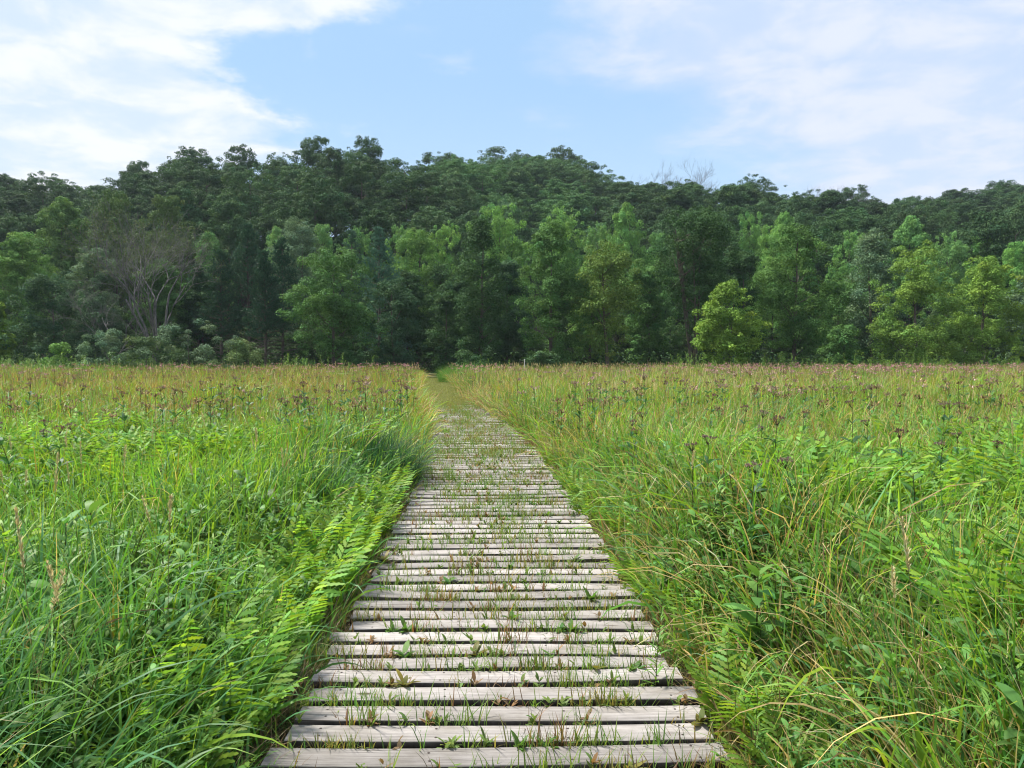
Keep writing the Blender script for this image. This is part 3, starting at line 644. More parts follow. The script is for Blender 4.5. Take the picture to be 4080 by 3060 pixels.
# leafy weeds
bl = [(1640, 1190, .78, 0, 'dark leafy weed with drooping serrated leaves right of the boardwalk'), (1120 + 560, 1240, .6, 1, 'second dark leafy weed just below the drooping one'),
      (1930, 1420, .6, 2, 'low dark leafy weed near the lower right corner'), (1990, 1050, .85, 3, 'upright dark leafy weed in the right middle meadow'), (180, 1060, .9, 0, 'dark leafy weed with paired leaves at the left margin'),
      (130, 1130, .8, 2, 'dark leafy weed in front of the paired-leaf one at left'), (1640, 1560, .35, 5, 'low bunch of narrow grey-green leaves at the right edge of the near planks'), (1420, 1370, .4, 6, 'yellow-green leafy weed leaning on the right edge of the planks')]
for px, py, h, k_, lab in bl:
    X, Y = gp(px, py, h); put(broad_p[k_], X, Y, (1.1 * h / .65,) * 3, lab, 'leafy weeds', (.95, 1, 1))
# dark sedge clump
def sedge(X, Y, r, h, n, col, label, group=None, seed=1, name='sedge_clump'):
    q = np.random.default_rng(seed); a = q.uniform(0, 6.28, n); rr = r * np.sqrt(q.random(n)) * .8; h = h * (1 - .55 * (rr / r) ** 2)
    g = Geo(); g.add(*ribbons(np.stack([rr * np.cos(a), rr * np.sin(a), 0 * a], 1), a + q.normal(0, 1.0, n), np.abs(q.normal(.15, .18, n)), q.uniform(.2, 1.9, n), h * q.uniform(.55, 1.3, n), q.uniform(.006, .011, n), clr(col, n, .35, q, .12), K=6, roll=q.normal(0, .3, n)))
    o = obj(name, g.mesh(name, M_GRASS)); o.location = (X, Y, 0); tag(o, label, 'sedge clump', group)
X, Y = gp(760, 905, .95); sedge(X, Y, 1.1, .98, 2600, (.025, .085, .035), 'dark blue-green sedge clump standing out of the lime grass left of the boardwalk', seed=3)
X, Y = gp(620, 940, .95); sedge(X, Y, .8, .9, 1300, (.04, .12, .045), 'smaller dark sedge clump left of the dark blue-green one', seed=4)
sedge(-3.15, 52, 2.3, 1.45, 3600, (.10, .25, .04), 'rounded bright green grass mound at the mouth of the mown path', seed=5, name='grass_mound')
# small weeds rooted in the plank gaps
def rosette(seed):
    q = np.random.default_rng(seed); g = Geo(); n = int(q.integers(8, 16)); h = q.uniform(0, .03, n)
    g.add(*ribbons(np.stack([0 * h, 0 * h, h], 1), q.uniform(0, 6.28, n), q.uniform(.5, 1.2, n), q.uniform(.2, .8, n), q.uniform(.035, .075, n), q.uniform(.014, .026, n), clr((.10, .21, .04), n, .15, q), K=4, prof='leaf'))
    return mesh('small_weed', *g.arrays(), mat=M_GRASS)
ros = [rosette(400 + i) for i in range(6)]
for i in range(75):
    r_ = rows[int(6 + 62 * rng.random() ** .9) + 14] if i > 8 else rows[25 + i * 2]
    u = float(np.clip(rng.normal(0, .45), -.88, .88)); o = obj('small_weed', ros[i % 6]); o.location = (r_[2] + u, r_[0] + r_[3] / 2, DZ - .035); s_ = rng.uniform(.8, 1.5); o.scale = (s_,) * 3; o.rotation_euler = (0, 0, rng.uniform(0, 6.28))
    o.color = (*((1, 1, 1) if rng.random() < .7 else (1.6, .75, .9)), 1)
    ph = 'left half' if u < 0 else 'right half'; tag(o, f'small leafy weed rooted in a plank gap on the {ph} of the boardwalk', 'weed', f'small weeds in the plank gaps, {ph}')
# pale marker post
pz = empty('marker_post', (P0 := (1133 - 1106) / F0 * 50, 50, 0)); tag(pz, 'thin pale marker post standing alone in the grass near the path mouth', 'post')
V, F = tube([(0, 0, 0), (0, 0, 1.5), (0, 0, 1.53)], [.028, .028, .012], 8); obj('shaft', mesh('shaft', V, F, mat=M_POST), pz)
V, F = tube([(0, 0, 1.53), (0, 0, 1.56), (0, 0, 1.57)], [.034, .034, .004], 8); obj('cap', mesh('cap', V, F, mat=M_POST), pz)

# ---------------------------------------------------------------- trees
def prof_round(t): return np.sqrt(np.clip(1 - ((t - .48) / .54) ** 2, 0, 1))
def prof_egg(t): return np.clip(np.sin(np.pi * np.clip(t, 0, 1) ** .75), 0, 1) ** .7
def prof_full(t): return np.where(t < .25, .8 + .8 * t, np.sqrt(np.clip(1 - (np.clip(t - .25, 0, 1) / .78) ** 2.7, 0, 1)))
def prof_col(t): return .55 + .45 * np.sin(np.pi * np.clip(t * 1.1, 0, 1)) - .45 * np.clip(t - .75, 0, 1) * 3
def prof_vase(t): return np.clip(.35 + .75 * t ** .8, 0, 1) * np.sqrt(np.clip(1 - ((t - .55) / .47).clip(0) ** 2.4, 0, 1))
PROF = {'round': prof_round, 'egg': prof_egg, 'full': prof_full, 'column': prof_col, 'vase': prof_vase}
def make_crown(rng, H, Rr, kind, zb, nc, rc, nl, L, col, flat=.85, asp=.5, upness=.55, var=.16):
    f = PROF[kind]; nb = int(10 + H * 1.1); t = rng.random(nb * 6); t = t[rng.random(nb * 6) < np.maximum(f(t) ** 1.3, .15)][:nb]; nb = len(t); t = t * .94; t[:3] = (.95, .90, .88)
    a = np.arange(nb) * 2.4 + rng.normal(0, .5, nb); lob = 1 + .16 * np.sin(a * 2 + rng.uniform(0, 6) + t * 4) + rng.normal(0, .08, nb)
    rb = min(Rr, H * .4) * rng.uniform(.30, .52, nb) * np.where(t > .9, .75, 1); hz_ = H - zb
    R_ = Rr * f(t) * lob * np.where(rng.random(nb) < .8, rng.uniform(.85, 1.05, nb), rng.uniform(.2, .6, nb)); R_ = np.maximum(R_ - rb * .8, 0)
    B_ = np.stack([R_ * np.cos(a), R_ * np.sin(a), zb + rb * .4 + t * np.maximum(hz_ - rb * 1.25, .1)], 1)
    m = nc; j = rng.choice(nb, m, p=rb ** 2 / (rb ** 2).sum()); d = unit(rng.normal(0, 1, (m, 3))); d[:, 2] = np.where(rng.random(m) < .72, np.abs(d[:, 2]), d[:, 2])
    crad = rc * rng.uniform(.55, 1.25, m); cen = B_[j] + d * (rb[j] * rng.uniform(.55, 1.0, m))[:, None] * [1, 1, .8]
    # about a third of the sprays leave the boughs and roughen the outline
    fr = rng.random(m) < .38; tt = rng.random(m); aa = rng.uniform(0, 6.28, m); q = Rr * np.maximum(f(tt), .1) * (1 + .15 * np.sin(aa * 3 + tt * 5) + rng.normal(0, .09, m)) * rng.uniform(.6, 1.04, m)
    fc = np.stack([q * np.cos(aa), q * np.sin(aa), zb + tt * (hz_ - crad * .5)], 1); cen = np.where(fr[:, None], fc, cen); crad = np.where(fr, crad * .8, crad)
    cen[:, 2] = np.maximum(cen[:, 2], zb * .9 + .1)
    i = rng.choice(m, nl, p=crad ** 2 / (crad ** 2).sum())
    d = unit(rng.normal(0, 1, (nl, 3))); up = rng.random(nl) < upness; d[:, 2] = np.where(up, np.abs(d[:, 2]), d[:, 2])
    p = cen[i] + d * (crad[i] * (.45 + .6 * rng.random(nl) ** .6))[:, None] * [1, 1, flat]
    nrm = unit(d * .75 + np.array([0, 0, .45]) + rng.normal(0, .42, (nl, 3)))
    ax = unit(np.cross(nrm, rng.normal(0, 1, (nl, 3)) + 1e-4)); sd_ = np.cross(nrm, ax)
    l = (L * rng.uniform(.6, 1.3, nl))[:, None]
    V = np.stack([p - ax * l * .5, p + sd_ * l * asp * .5 - nrm * l * .06, p + ax * l * .5, p - sd_ * l * asp * .5 - nrm * l * .06], 1).reshape(-1, 3)
    F = np.arange(nl * 4).reshape(-1, 4)
    c = clr(col, m, .10, rng, .05)[i] * np.exp(rng.normal(0, var, (nl, 1)))
    return V, F, np.repeat(c, 4, 0), B_, crad
def make_trunk(rng, H, cen, zb, r0, nlimb=16, stems=1):
    g = Geo(); tops = []
    for s_ in range(stems):
        lean = rng.normal(0, .02 if stems == 1 else .11, 2); n = 9; zz = np.linspace(-.3, H * .86, n)
        pts = np.stack([lean[0] * zz + rng.normal(0, .06, n).cumsum() * .6, lean[1] * zz + rng.normal(0, .06, n).cumsum() * .6, zz], 1)
        pts -= [pts[0, 0] - rng.normal(0, .12) * (stems > 1), pts[0, 1], 0]
        V, F = tube(pts, np.linspace(r0 * (1 if stems == 1 else .6), r0 * .18, n) * (1 + .4 * np.exp(-np.linspace(0, 8, n))), 7); g.add(V, F, np.ones((1, 3))); tops.append(pts)
    idx = rng.choice(len(cen), min(nlimb, len(cen)), replace=False)
    for i in idx:
        pts = tops[rng.integers(len(tops))]; c = cen[i]; h = math.hypot(c[0], c[1]); z = max(c[2] - h * rng.uniform(.6, 1.2), zb * .6 + .3); z = min(z, H * .8)
        b = np.array([np.interp(z, pts[:, 2], pts[:, 0]), np.interp(z, pts[:, 2], pts[:, 1]), z]); mid = (b + c) / 2 + [0, 0, -.08 * h]
        V, F = tube([b, mid, c], [r0 * .28, r0 * .16, r0 * .05], 5); g.add(V, F, np.ones((1, 3)))
    return g
def build_tree(rng, H, Rr, kind='round', zb=None, nc=80, rc=1.0, nl=9000, L=.24, col=(.06, .13, .035), stems=1, nlimb=22, r0=None, **kw):
    zb = H * .12 if zb is None else zb; r0 = r0 or .012 * H + .03
    V, F, C, cen, cr = make_crown(rng, H, Rr, kind, zb, nc, rc, nl, L, col, **kw)
    return {'trunk': (make_trunk(rng, H, cen, zb, r0, nlimb, stems), M_BARK), 'crown': ((V, F, C), M_TREE)}
def build_pine(rng, H, Rr, col=(.03, .075, .04), zb=None, tiers=24, bare=.30, white=False):
    g = Geo(); n = 8; zz = np.linspace(-.3, H * .97, n); r0 = .011 * H + .03
    pts = np.stack([rng.normal(0, .05, n).cumsum() * .4, rng.normal(0, .05, n).cumsum() * .4, zz], 1); pts[:, :2] -= pts[0, :2]
    V, F = tube(pts, np.linspace(r0, .02, n), 7); g.add(V, F, np.ones((1, 3)))
    P_, D_ = [], []
    for i in range(tiers):
        t = i / (tiers - 1); z = H * (bare * .5 + (1 - bare * .5) * t * .98); dead = t < bare * .55
        rad = Rr * (1 - t) ** .75 * rng.uniform(.72, 1.1) + .18
        for j in range(int(rng.integers(4, 7))):
            a = rng.uniform(0, 6.28); l = rad * rng.uniform(.65, 1.15); up = rng.uniform(.05, .35) + .5 * t
            b = np.array([np.interp(z, zz, pts[:, 0]), np.interp(z, zz, pts[:, 1]), z]); e = b + [l * math.cos(a), l * math.sin(a), l * up]
            V, F = tube([b, (b + e) / 2 + [0, 0, -.05 * l], e], [.03, .02, .008], 4); g.add(V, F, np.ones((1, 3)))
            if dead: continue
            k = int(7 + l * 10); u = .25 + .8 * rng.random(k) ** .7; q = b + (e - b) * u[:, None] + rng.normal(0, .16 + .05 * l, (k, 3)) * [1, 1, .6]
            P_.append(q); D_.append(np.tile([math.cos(a) * .6, math.sin(a) * .6, .75], (k, 1)))
    # candle at the top
    P_.append(np.stack([np.full(6, pts[-1, 0]), np.full(6, pts[-1, 1]), np.linspace(H * .93, H, 6)], 1)); D_.append(np.tile([0, 0, 1.], (6, 1)))
    P_ = np.concatenate(P_); D_ = np.concatenate(D_); per = 15; m = len(P_) * per
    B = np.repeat(P_, per, 0); D = unit(np.repeat(D_, per, 0) + rng.normal(0, .55, (m, 3))); l = rng.uniform(.12, .24, m)[:, None]
    sd_ = unit(np.cross(D, rng.normal(0, 1, (m, 3)))) * .022
    V = np.stack([B - sd_, B + sd_, B + D * l + sd_ * .4, B + D * l - sd_ * .4], 1).reshape(-1, 3); F = np.arange(m * 4).reshape(-1, 4)
    C = np.repeat(clr(col, m, .2, rng), 4, 0)
    return {'trunk': (g, M_BARK), 'crown': ((V, F, C), M_PINE)}
def build_dead(rng, H, spread=.55, depth=5, r0=.22, stems=4, leafy=0):
    limb = Geo(); twig = Geo(); tips = []
    def grow(p, d, l, r, dep):
        n = 4; pts = [p]; q = p.copy(); dd = d.copy()
        for _ in range(n):
            dd = unit(dd + rng.normal(0, .10, 3) + [0, 0, .035]); q = q + dd * l / n; pts.append(q)
        (limb if dep >= depth - 1 else twig).add(*[(V, F) for V, F in [tube(pts, np.linspace(r, r * .62, n + 1), 6 if dep > 2 else 3)]][0], np.ones((1, 3)))
        if dep == 0: tips.append(q); return
        k = int(rng.integers(2, 4)) + (dep <= 3)
        for j in range(k):
            a = rng.uniform(0, 6.28); o = unit(np.cross(dd, [math.cos(a), math.sin(a), .3])); nd = unit(dd + o * rng.uniform(.35, .85) + [0, 0, .1])
            f_ = rng.integers(2, n + 1); grow(pts[f_], nd, l * rng.uniform(.58, .82), max(r * .55, r0 * .045), dep - 1)
    base = np.array([0, 0, -.2]); tp = np.array([0, 0, H * .13]); V, F = tube([base, tp * .5, tp], [r0 * 1.3, r0, r0 * .95], 8); limb.add(V, F, np.ones((1, 3)))
    for i in range(stems):
        a = i * 6.28 / stems + rng.normal(0, .3); grow(tp - [0, 0, .2], unit(np.array([math.cos(a) * spread, math.sin(a) * spread, 1.0])), H * .34, r0 * .6, depth)
    res = {'trunk': (limb, M_DEAD), 'twigs': (twig, M_DEAD)}
    if leafy:
        tips = np.array(tips); k = min(leafy, len(tips)); c = tips[rng.choice(len(tips), k, replace=False)]; m = k * 14
        p = np.repeat(c, 14, 0) + rng.normal(0, .22, (m, 3)); s_ = unit(rng.normal(0, 1, (m, 3))) * .07; t_ = unit(rng.normal(0, 1, (m, 3))) * .05
        V = np.stack([p - s_, p + t_, p + s_, p - t_], 1).reshape(-1, 3)
        res['crown'] = ((V, np.arange(m * 4).reshape(-1, 4), np.repeat(clr((.10, .14, .06), m, .2, rng), 4, 0)), M_TREE)
    return res
def tree_obj(name, parts, loc, label, cat_, group=None, tint=None, rz=0, s=1):
    r = empty(name, loc); tag(r, label, cat_, group); r.rotation_euler = (0, 0, rz); r.scale = s if isinstance(s, tuple) else (s, s, s)
    for k_, (g_, mt) in parts.items():
        me = g_.mesh(k_, mt, True) if isinstance(g_, Geo) else mesh(k_, *g_, mat=mt)
        o = obj(k_, me, r)
        if tint and k_ == 'crown': o.color = (*tint, 1)
    return r
def topH(py, Y, gz=0): return 1.75 + (770 - py) / F0 * Y - gz

BLUEG = (.055, .120, .052); DEEP = (.046, .105, .033); MIDG = (.090, .195, .050); LITE = (.125, .25, .052); YEL = (.165, .285, .045); SILV = (.130, .215, .115); OLV = (.125, .215, .05)
# px, top, half width px, Y, kind, colour, label, extra
FRONT = [
 (-10, 650, 34, 64, 'full', YEL, 'yellow-green bush cut by the left margin', {}),
 (118, 580, 100, 66, 'full', BLUEG, 'wide dark bluish bush tree nearest the left margin, round topped', dict(nl=15000)),
 (55, 502, 64, 76, 'round', LITE, 'light green round tree behind the wide dark bush tree at left', {}),
 (205, 535, 62, 73, 'full', SILV, 'pale silvery green tree behind the small bare tree at left', {}),
 (350, 560, 62, 73, 'full', MIDG, 'green tree filling the space behind the trunk of the big bare tree', {}),
 (440, 590, 50, 74, 'full', DEEP, 'low deep green tree between the big bare tree and the pines', {}),
 (722, 535, 98, 64, 'full', MIDG, 'broad maple with layered boughs down to the ground left of the path mouth', dict(nl=20000, nc=120, rc=.95)),
 (852, 600, 62, 66, 'full', BLUEG, 'dark lower broadleaf tree between the broad maple and the path mouth', dict(nl=11000)),
 (965, 625, 42, 68, 'full', DEEP, 'dark bushy tree right beside the path mouth', dict(nl=8000)),
 (1037, 470, 52, 65, 'column', DEEP, 'tall thin spindly tree just right of the path mouth', dict(nl=13000, rc=.75, nc=90)),
 (1188, 474, 82, 64, 'column', MIDG, 'tall broad column of green foliage, second right of the path mouth', dict(nl=20000, nc=110)),
 (1312, 520, 72, 62, 'round', OLV, 'airy olive green tree with its slim pale trunk showing low down', dict(nl=9000, zb=1.8, col=(.125, .205, .045))),
 (1275, 560, 48, 70, 'egg', LITE, 'yellowish tree squeezed between the broad green column and the airy olive tree', {}),
 (1497, 452, 108, 66, 'vase', DEEP, 'large dark vase-shaped tree with many upright stems', dict(nl=17000, stems=7, zb=3.6, nc=110, nlimb=34)),
 (1574, 602, 74, 58, 'egg', YEL, 'small bright yellow-green tree standing in front of the others', dict(nl=13000, rc=.7, nc=90)),
 (1715, 478, 100, 65, 'egg', (.095, .20, .048), 'big rounded green tree right of the small yellow-green tree', dict(nl=20000, nc=110)),
 (1885, 495, 66, 69, 'egg', SILV, 'silvery blue-green tree with upswept boughs', dict(nl=12000)),
 (1978, 525, 90, 63, 'full', (.165, .285, .055), 'yellow-green tree right of the silvery tree, with a pointed top', dict(nl=18000, nc=110)),
 (2120, 552, 84, 64, 'full', (.175, .30, .052), 'yellow-green round tree second from the right margin', dict(nl=17000, nc=110)),
 (2225, 590, 50, 66, 'full', SILV, 'greyish tree cut by the right margin', {}),
 (1822, 700, 34, 60, 'full', MIDG, 'low green bush at the foot of the silvery tree', dict(nl=3500, nc=25)),
 (1175, 758, 34, 56, 'full', (.06, .12, .045), 'low grey-green bush in the meadow right of the path mouth', dict(nl=2500, nc=18, rc=.45)),
 (650, 470, 60, 86, 'round', SILV, 'silver-topped tree behind the pines and the broad maple', {}),
 (900, 492, 55, 84, 'round', LITE, 'light green tree above the path mouth', {}),
 (880, 585, 50, 75, 'round', DEEP, 'dark tree overhanging the mouth of the mown path from the left', dict(zb=2.4)),
 (985, 600, 44, 77, 'round', DEEP, 'dark tree overhanging the mown path from the right, behind the bushy one', dict(zb=2.2)),
 (915, 640, 55, 95, 'full', DEEP, 'dark tree far inside the wood in line with the mown path', {}),
 (950, 560, 40, 80, 'full', DEEP, 'dark tree closing the view down the mown path', dict(nl=9000)),
 (1095, 560, 48, 72, 'full', BLUEG, 'bluish green tree between the spindly tree and the broad column', {}),
 (1400, 560, 60, 74, 'full', MIDG, 'green tree behind the vase-shaped tree, on its left side', {}),
 (1600, 540, 50, 76, 'full', DEEP, 'deep green tree behind the small yellow-green one', {}),
 (1810, 600, 55, 72, 'full', MIDG, 'green tree between the big rounded tree and the silvery tree', {}),
]
for i, (px, top, hw, Y, kind, col, lab, ex) in enumerate(FRONT):
    rg_ = np.random.default_rng(500 + i); H = topH(top, Y); Rr = hw / F0 * Y; X = (px - 1106) / F0 * Y
    kw = dict(nc=int(100 + H * 18), rc=.30 + .024 * H, nl=22000, L=.17, col=col, zb=.25 if kind in ('full', 'column') else H * .12); kw.update(ex)
    if H < 6: kw['rc'] = min(kw['rc'], .5); kw['nl'] = min(kw['nl'], 4500)
    bush = H < 4.5
    kw['nl'] = int(kw['nl'] * 2.1); kw['nc'] = max(kw['nc'], int(100 + H * 18)); kw['rc'] = min(kw['rc'], .32 + .026 * H)
    tree_obj('bush' if bush else 'broadleaf_tree', build_tree(rg_, H, Rr, kind, **kw), (X, Y, 0), lab, 'bush' if bush else 'tree')
# shrubs at front left
for i, (px, top, hw, Y, col, lab) in enumerate([(240, 728, 56, 59, SILV, 'grey-green shrub under the small bare tree'), (320, 742, 60, 58, (.10, .17, .065), 'low shrub left of the rounded grey shrub'),
        (410, 710, 74, 57, (.095, .155, .08), 'rounded grey-green shrub with a peak, tallest of the shrubs at left'), (515, 745, 54, 57, (.12, .185, .065), 'low olive shrub right of the rounded grey shrub'),
        (130, 755, 28, 60, LITE, 'small bright shrub at the foot of the wide dark bush tree'), (1010, 772, 34, 58, DEEP, 'low shrub between the mound and the spindly tree'),
        (770, 768, 28, 60, DEEP, 'small dark shrub at the foot of the broad maple')]):
    rg_ = np.random.default_rng(560 + i); H = topH(top, Y) * 1.22; Rr = hw / F0 * Y * 1.3
    tree_obj('shrub', build_tree(rg_, H, Rr, 'full', nc=40, rc=.48, nl=6000, L=.15, col=col, zb=.1, nlimb=8, r0=.04), ((px - 1106) / F0 * Y, Y, 0), lab, 'shrub')
# pines
for i, (px, top, hw, Y, col, lab) in enumerate([(540, 488, 46, 71, (.028, .07, .036), 'tall dark pine with a pointed top, highest of the pines at left'), (612, 518, 44, 70, (.026, .066, .034), 'dark pine right of the tallest pine, its trunk bare low down'),
        (480, 545, 40, 70, (.028, .068, .034), 'dark pine left of the tallest pine'), (575, 548, 36, 66, (.024, .06, .032), 'dark pine in front between the tallest pine and its right neighbour'), (430, 575, 36, 74, (.03, .07, .036), 'dark pine behind the branches of the big bare tree'),
        (822, 495, 52, 73, (.050, .115, .075), 'bluish white pine with soft needles behind the broad maple'), (760, 500, 36, 82, (.04, .09, .05), 'slim pine just left of the bluish white pine, farther back')]):
    rg_ = np.random.default_rng(600 + i); H = topH(top, Y)
    tree_obj('pine_tree', build_pine(rg_, H, hw / F0 * Y * 1.35, tuple(v * 1.7 for v in col), bare=.30 if i < 5 else .12, tiers=26), ((px - 1106) / F0 * Y, Y, 0), lab, 'pine')
# bare trees
for i, (px, top, Y, sp_, st_, r0, dep, gz, lab, lf) in enumerate([(335, 415, 67, .52, 5, .20, 5, 0, 'big bare dying tree with spreading grey limbs and fine twigs', 330),
        (243, 590, 63, .55, 3, .11, 5, 0, 'small bare tree with crooked grey branches left of the big bare one', 0)]):
    rg_ = np.random.default_rng(640 + i); H = topH(top, Y, gz)
    tree_obj('bare_tree', build_dead(rg_, H, sp_, dep, r0, st_, lf), ((px - 1106) / F0 * Y, Y, gz), lab, 'dead tree')

# mid layer and the hill: shared templates, each tree its own object
TM = []
for i in range(10):
    rg_ = np.random.default_rng(700 + i); kd = ['round', 'egg', 'round', 'full', 'egg'][i % 5]
    parts = build_tree(rg_, 15, 4.6 + .5 * (i % 3), kd, nc=300, rc=.72, nl=28000, L=.24, col=(.072, .128, .044), zb=3.0 if kd != 'full' else 1.2, nlimb=14, flat=.75, asp=.6)
    TM.append({k_: (g_.mesh(k_, mt, True) if isinstance(g_, Geo) else mesh(k_, *g_, mat=mt)) for k_, (g_, mt) in parts.items()})
hr = np.random.default_rng(801)
def hill_tree(X, Y, H, w, tint, label, group, ti=None):
    t = TM[hr.integers(10) if ti is None else ti]; gz = float(ground(X, Y))
    r = empty('hill_tree', (X, Y, gz - .3)); tag(r, label, 'tree', group); r.rotation_euler = (0, 0, hr.uniform(0, 6.28)); r.scale = (w / 4.9, w / 4.9, H / 15)
    for k_, me in t.items():
        o = obj(k_, me, r)
        if k_ == 'crown': o.color = (*tint, 1)
    return r
MIDL = [(145, 426, 80, 96, (.85, .8, .75), 'tall tree with pale leaf tips behind the light green round tree at left'), (255, 412, 62, 94, (.62, .56, .55), 'tall tree behind the crown of the big bare tree, on its left'), (365, 420, 66, 93, (.60, .52, .52), 'tall tree behind the crown of the big bare tree, on its right'),
 (455, 500, 50, 88, (.9, .95, 1), 'tree top between the big bare tree and the tallest pine'), (600, 488, 40, 90, (1.3, 1.2, 1.4), 'pale tree top between the two highest pines'), (700, 482, 40, 92, (1.2, 1.15, 1.3), 'pale tree top above the broad maple'), (780, 490, 40, 94, (1, 1.05, 1.1), 'tree top above and left of the bluish white pine'), (862, 486, 42, 92, (1.1, 1.1, 1.1), 'tree top above and right of the bluish white pine'),
 (965, 478, 44, 92, (1.3, 1.25, 1), 'light tree top left of the spindly tree'), (1078, 436, 62, 96, (1.25, 1.25, 1.05), 'tallest rounded crown just behind the spindly tree'), (1215, 446, 58, 96, (1.3, 1.25, 1.1), 'rounded crown above the broad green column'), (1290, 480, 40, 90, (1.0, 1.0, 1.0), 'crown between the broad column and the airy olive tree, behind'),
 (1352, 438, 52, 95, (1.2, 1.2, 1.1), 'rounded crown above the airy olive tree'), (1420, 500, 44, 88, (.9, .95, 1), 'crown against the left flank of the vase-shaped tree'), (1618, 454, 40, 98, (1.1, 1.15, 1.1), 'crown right above the small yellow-green tree, far behind'), (1690, 458, 46, 98, (1.15, 1.2, 1.1), 'crown peeping over the big rounded green tree'),
 (1668, 486, 46, 84, (1.3, 1.25, 1.1), 'pale crown at the left shoulder of the big rounded green tree'), (1832, 497, 46, 90, (1.1, 1.15, 1.1), 'crown between the big rounded green tree and the silvery tree, behind'), (1962, 466, 58, 96, (1.15, 1.2, 1.3), 'grey-green crown rising above the pointed yellow-green tree'), (2040, 500, 46, 90, (1.1, 1.1, 1.2), 'crown between the two yellow-green trees at right'),
 (2118, 497, 52, 97, (1.05, 1.15, 1.05), 'rounded crown above the right yellow-green tree'), (2195, 520, 46, 90, (1.1, 1.2, 1.0), 'crown at the right margin above the greyish tree'), (-60, 470, 60, 90, (.9, 1, 1), 'tall tree just outside the left margin'), (2290, 500, 60, 88, (1, 1, 1), 'tall tree just outside the right margin'),
 (10, 560, 50, 84, (.6, .6, .6), 'dark tree behind the yellow-green bush at the left margin'), (1530, 520, 50, 84, (.45, .5, .5), 'dark tree closing the gap right behind the vase-shaped tree'), (1000, 540, 40, 84, (.5, .5, .5), 'dark tree behind the path-side bushy tree')]
for px, top, hw, Y, tint, lab in MIDL:
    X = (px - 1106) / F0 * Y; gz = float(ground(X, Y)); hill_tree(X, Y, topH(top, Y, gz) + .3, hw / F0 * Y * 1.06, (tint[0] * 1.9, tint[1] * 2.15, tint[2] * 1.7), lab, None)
for i in range(34):
    px = -60 + i * 70 + hr.normal(0, 12); Y = hr.uniform(76, 84); X = (px - 1106) / F0 * Y
    if abs(X - float(cx(Y))) < 3.4: continue
    hill_tree(X, Y, hr.uniform(4.5, 8), hr.uniform(2.4, 3.2), (.8, .85, .8), 'low dark tree half hidden behind the front row of the wood', 'understory trees behind the front row', 3)
for px, top, hw, lab in [(692, 299, 50, 'tallest ragged crown at the very top of the skyline, left of its neighbour'), (792, 299, 46, 'second tallest ragged crown on the skyline, just right of the tallest'), (528, 318, 48, 'rounded crown with a tufted top on the left shoulder skyline'),
        (420, 322, 56, 'broad crown where the left shoulder of the skyline levels off'), (312, 350, 36, 'stepped crown low on the left end of the shoulder skyline'), (610, 332, 40, 'narrow crown in the dip left of the tallest crown'), (1212, 322, 44, 'small crown standing up at the right end of the summit'), (1085, 328, 60, 'broad crown on the flat summit'),
        (1622, 380, 44, 'dark rounded crown standing up on the ridge above the small yellow-green tree'), (1835, 402, 40, 'ragged crown in the middle of the right ridge'), (2148, 394, 50, 'highest crown on the right ridge near the margin'), (105, 374, 50, 'ragged crown rising above the low wood near the left margin'), (8, 374, 36, 'crown cut by the left margin on the skyline')]:
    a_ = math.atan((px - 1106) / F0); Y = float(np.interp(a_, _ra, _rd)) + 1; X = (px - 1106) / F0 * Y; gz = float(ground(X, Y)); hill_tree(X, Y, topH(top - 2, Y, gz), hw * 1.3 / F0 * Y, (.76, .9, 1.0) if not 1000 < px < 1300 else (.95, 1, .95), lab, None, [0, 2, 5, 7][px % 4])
hill_tree(float(cx(85)) - .5, 85, 6, 3.2, (.7, .75, .7), 'low dark tree closing the end of the mown path inside the wood', None, 3)
hill_tree(float(cx(80)) + 2.6, 80, 7, 2.8, (.7, .75, .7), 'dark low tree inside the wood on the right side of the mown path', None, 3)
# special crown on the hill
hill_tree((1140 - 1106) / F0 * 176, 176, topH(368, 176, float(ground((1140 - 1106) / F0 * 176, 176))), 70 / F0 * 176 * 1.0, (1.9, 1.75, .9), 'bright yellow-green rounded crown high on the hill, below the summit', None, 0)
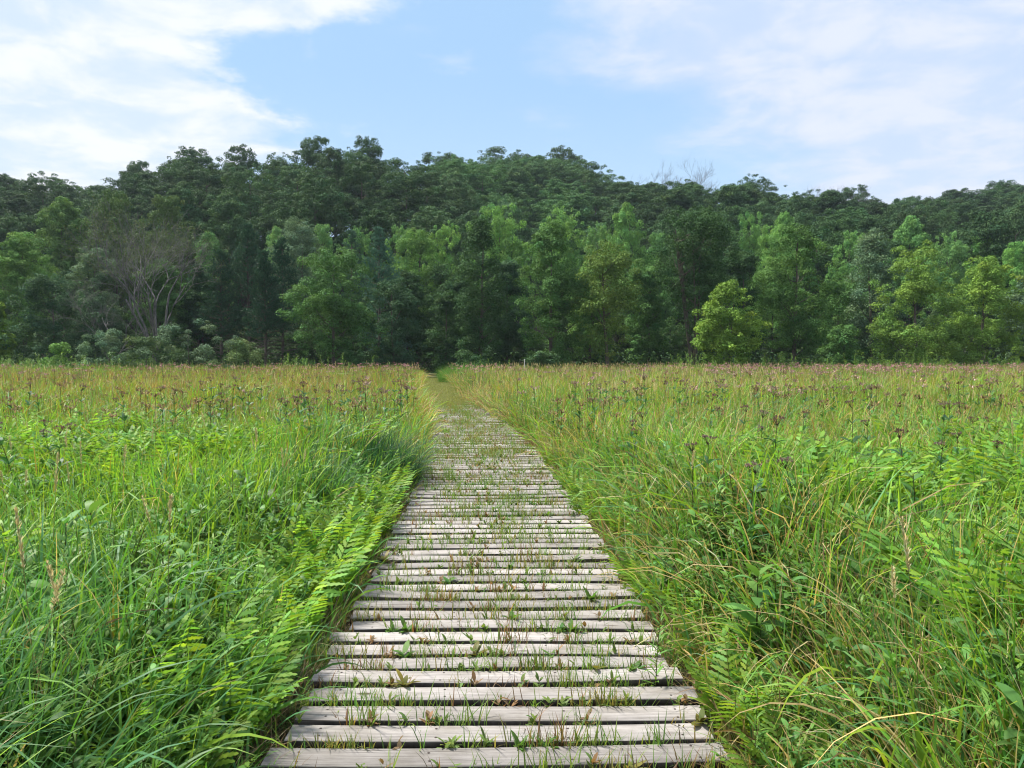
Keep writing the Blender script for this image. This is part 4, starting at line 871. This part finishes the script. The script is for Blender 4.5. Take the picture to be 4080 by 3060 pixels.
# rows up the hill
def zone(px):
    if px < 200: return 'left', 'dark tree of the low far wood behind the left margin', 'wood at far left'
    if px < 960: return 'shoulder', 'big dark green tree packed on the left shoulder of the hill', 'trees on the left shoulder of the hill'
    if px < 1340: return 'summit', 'rounded green tree on the slope below the central summit', 'trees below the central summit'
    if px < 1700: return 'saddle', 'dark tree on the ridge right of the summit, under the bare twigs', 'trees on the ridge right of the summit'
    return 'right', 'dark tree of the low wooded ridge at right', 'trees on the right ridge'
cnt = 0; Y = 100.0
while Y < 236:
    sp_ = 7.0 + (Y - 100) * .022; X = -.74 * Y + hr.uniform(0, sp_)
    while X < .74 * Y:
        xx, yy = X + hr.normal(0, 1.2), Y + hr.normal(0, 1.8); a = math.atan2(xx, yy); yr = float(np.interp(a, _ra, _rd)); px = 1106 + F0 * xx / yy
        if yy < yr + 5:
            z_, lab, grp = zone(px); u = (yy - 82) / (yr - 82)
            H = hr.uniform(12.5, 19.0) * (1.0 if z_ != 'summit' else .9); w = sp_ * hr.uniform(.62, .82)
            gz = float(ground(xx, yy)); tp = 770 - (gz + H - 1.75) / yy * F0
            # keep crowns from standing over the ridge line
            lim = float(np.interp(px, [r[0] for r in RIDGE], [r[1] for r in RIDGE])) - 3
            j_ = lim + hr.uniform(-2, 20)
            if tp < j_: H = H - (j_ - tp) / F0 * yy
            if H < 11.5: X += sp_; continue
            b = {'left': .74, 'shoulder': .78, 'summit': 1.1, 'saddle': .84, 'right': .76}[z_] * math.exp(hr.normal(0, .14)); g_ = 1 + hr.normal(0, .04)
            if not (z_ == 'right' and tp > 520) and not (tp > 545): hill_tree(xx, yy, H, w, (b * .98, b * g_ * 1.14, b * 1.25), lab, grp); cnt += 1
        X += sp_
    Y += 8.2 + (Y - 100) * .03
print('hill trees', cnt)
# bare crowns on the ridge
for i, (px, top, Y, lab) in enumerate([(1385, 353, 176, 'bare pale twigs of a dead tree standing above the ridge'), (1478, 364, 172, 'second bare dead tree on the ridge, to the right of the first'), (1800, 398, 166, 'thin bare tree top in the middle of the right ridge')]):
    X = (px - 1106) / F0 * Y; gz = float(ground(X, Y)); tree_obj('bare_tree', build_dead(np.random.default_rng(680 + i), topH(top, Y, gz), .45, 5, .2, 5), (X, Y, gz), lab, 'dead tree')
# undergrowth of the wood
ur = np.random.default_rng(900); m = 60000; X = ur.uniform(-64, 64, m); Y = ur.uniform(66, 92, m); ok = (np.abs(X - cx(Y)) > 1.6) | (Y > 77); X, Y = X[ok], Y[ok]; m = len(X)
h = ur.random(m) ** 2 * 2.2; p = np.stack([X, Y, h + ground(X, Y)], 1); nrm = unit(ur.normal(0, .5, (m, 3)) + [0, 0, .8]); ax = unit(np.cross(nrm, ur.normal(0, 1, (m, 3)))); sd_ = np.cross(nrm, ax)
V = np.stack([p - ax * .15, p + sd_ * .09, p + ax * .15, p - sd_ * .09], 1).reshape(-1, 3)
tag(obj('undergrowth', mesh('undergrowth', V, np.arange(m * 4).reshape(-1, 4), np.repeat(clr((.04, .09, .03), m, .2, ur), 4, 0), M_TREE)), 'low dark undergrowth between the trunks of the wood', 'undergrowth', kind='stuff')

hz = bpy.data.materials.new('haze_air'); hz.use_nodes = True; nt = hz.node_tree; nt.nodes.clear()
o_ = nt.nodes.new('ShaderNodeOutputMaterial'); v_ = nt.nodes.new('ShaderNodeVolumePrincipled'); v_.inputs['Color'].default_value = (.70, .82, 1, 1); v_.inputs['Density'].default_value = .00018; v_.inputs['Anisotropy'].default_value = .2
nt.links.new(v_.outputs[0], o_.inputs['Volume'])
c8 = np.array([(x, y, z) for x in (-2600, 2600) for y in (-2600, 2600) for z in (-1, 75)], float)
hzo = obj('haze', mesh('haze', c8, np.array([(0, 1, 3, 2), (4, 6, 7, 5), (0, 4, 5, 1), (2, 3, 7, 6), (0, 2, 6, 4), (1, 5, 7, 3)]), mat=hz)); tag(hzo, 'thin bluish summer haze over the meadow and the hill', 'haze', kind='stuff')

# the template plants parked below the ground are removed
for r in joe_p + seed_p + broad_p + fern_p:
    for c in list(r.children): bpy.data.objects.remove(c)
    bpy.data.objects.remove(r)
print('objects', len(scene.objects))
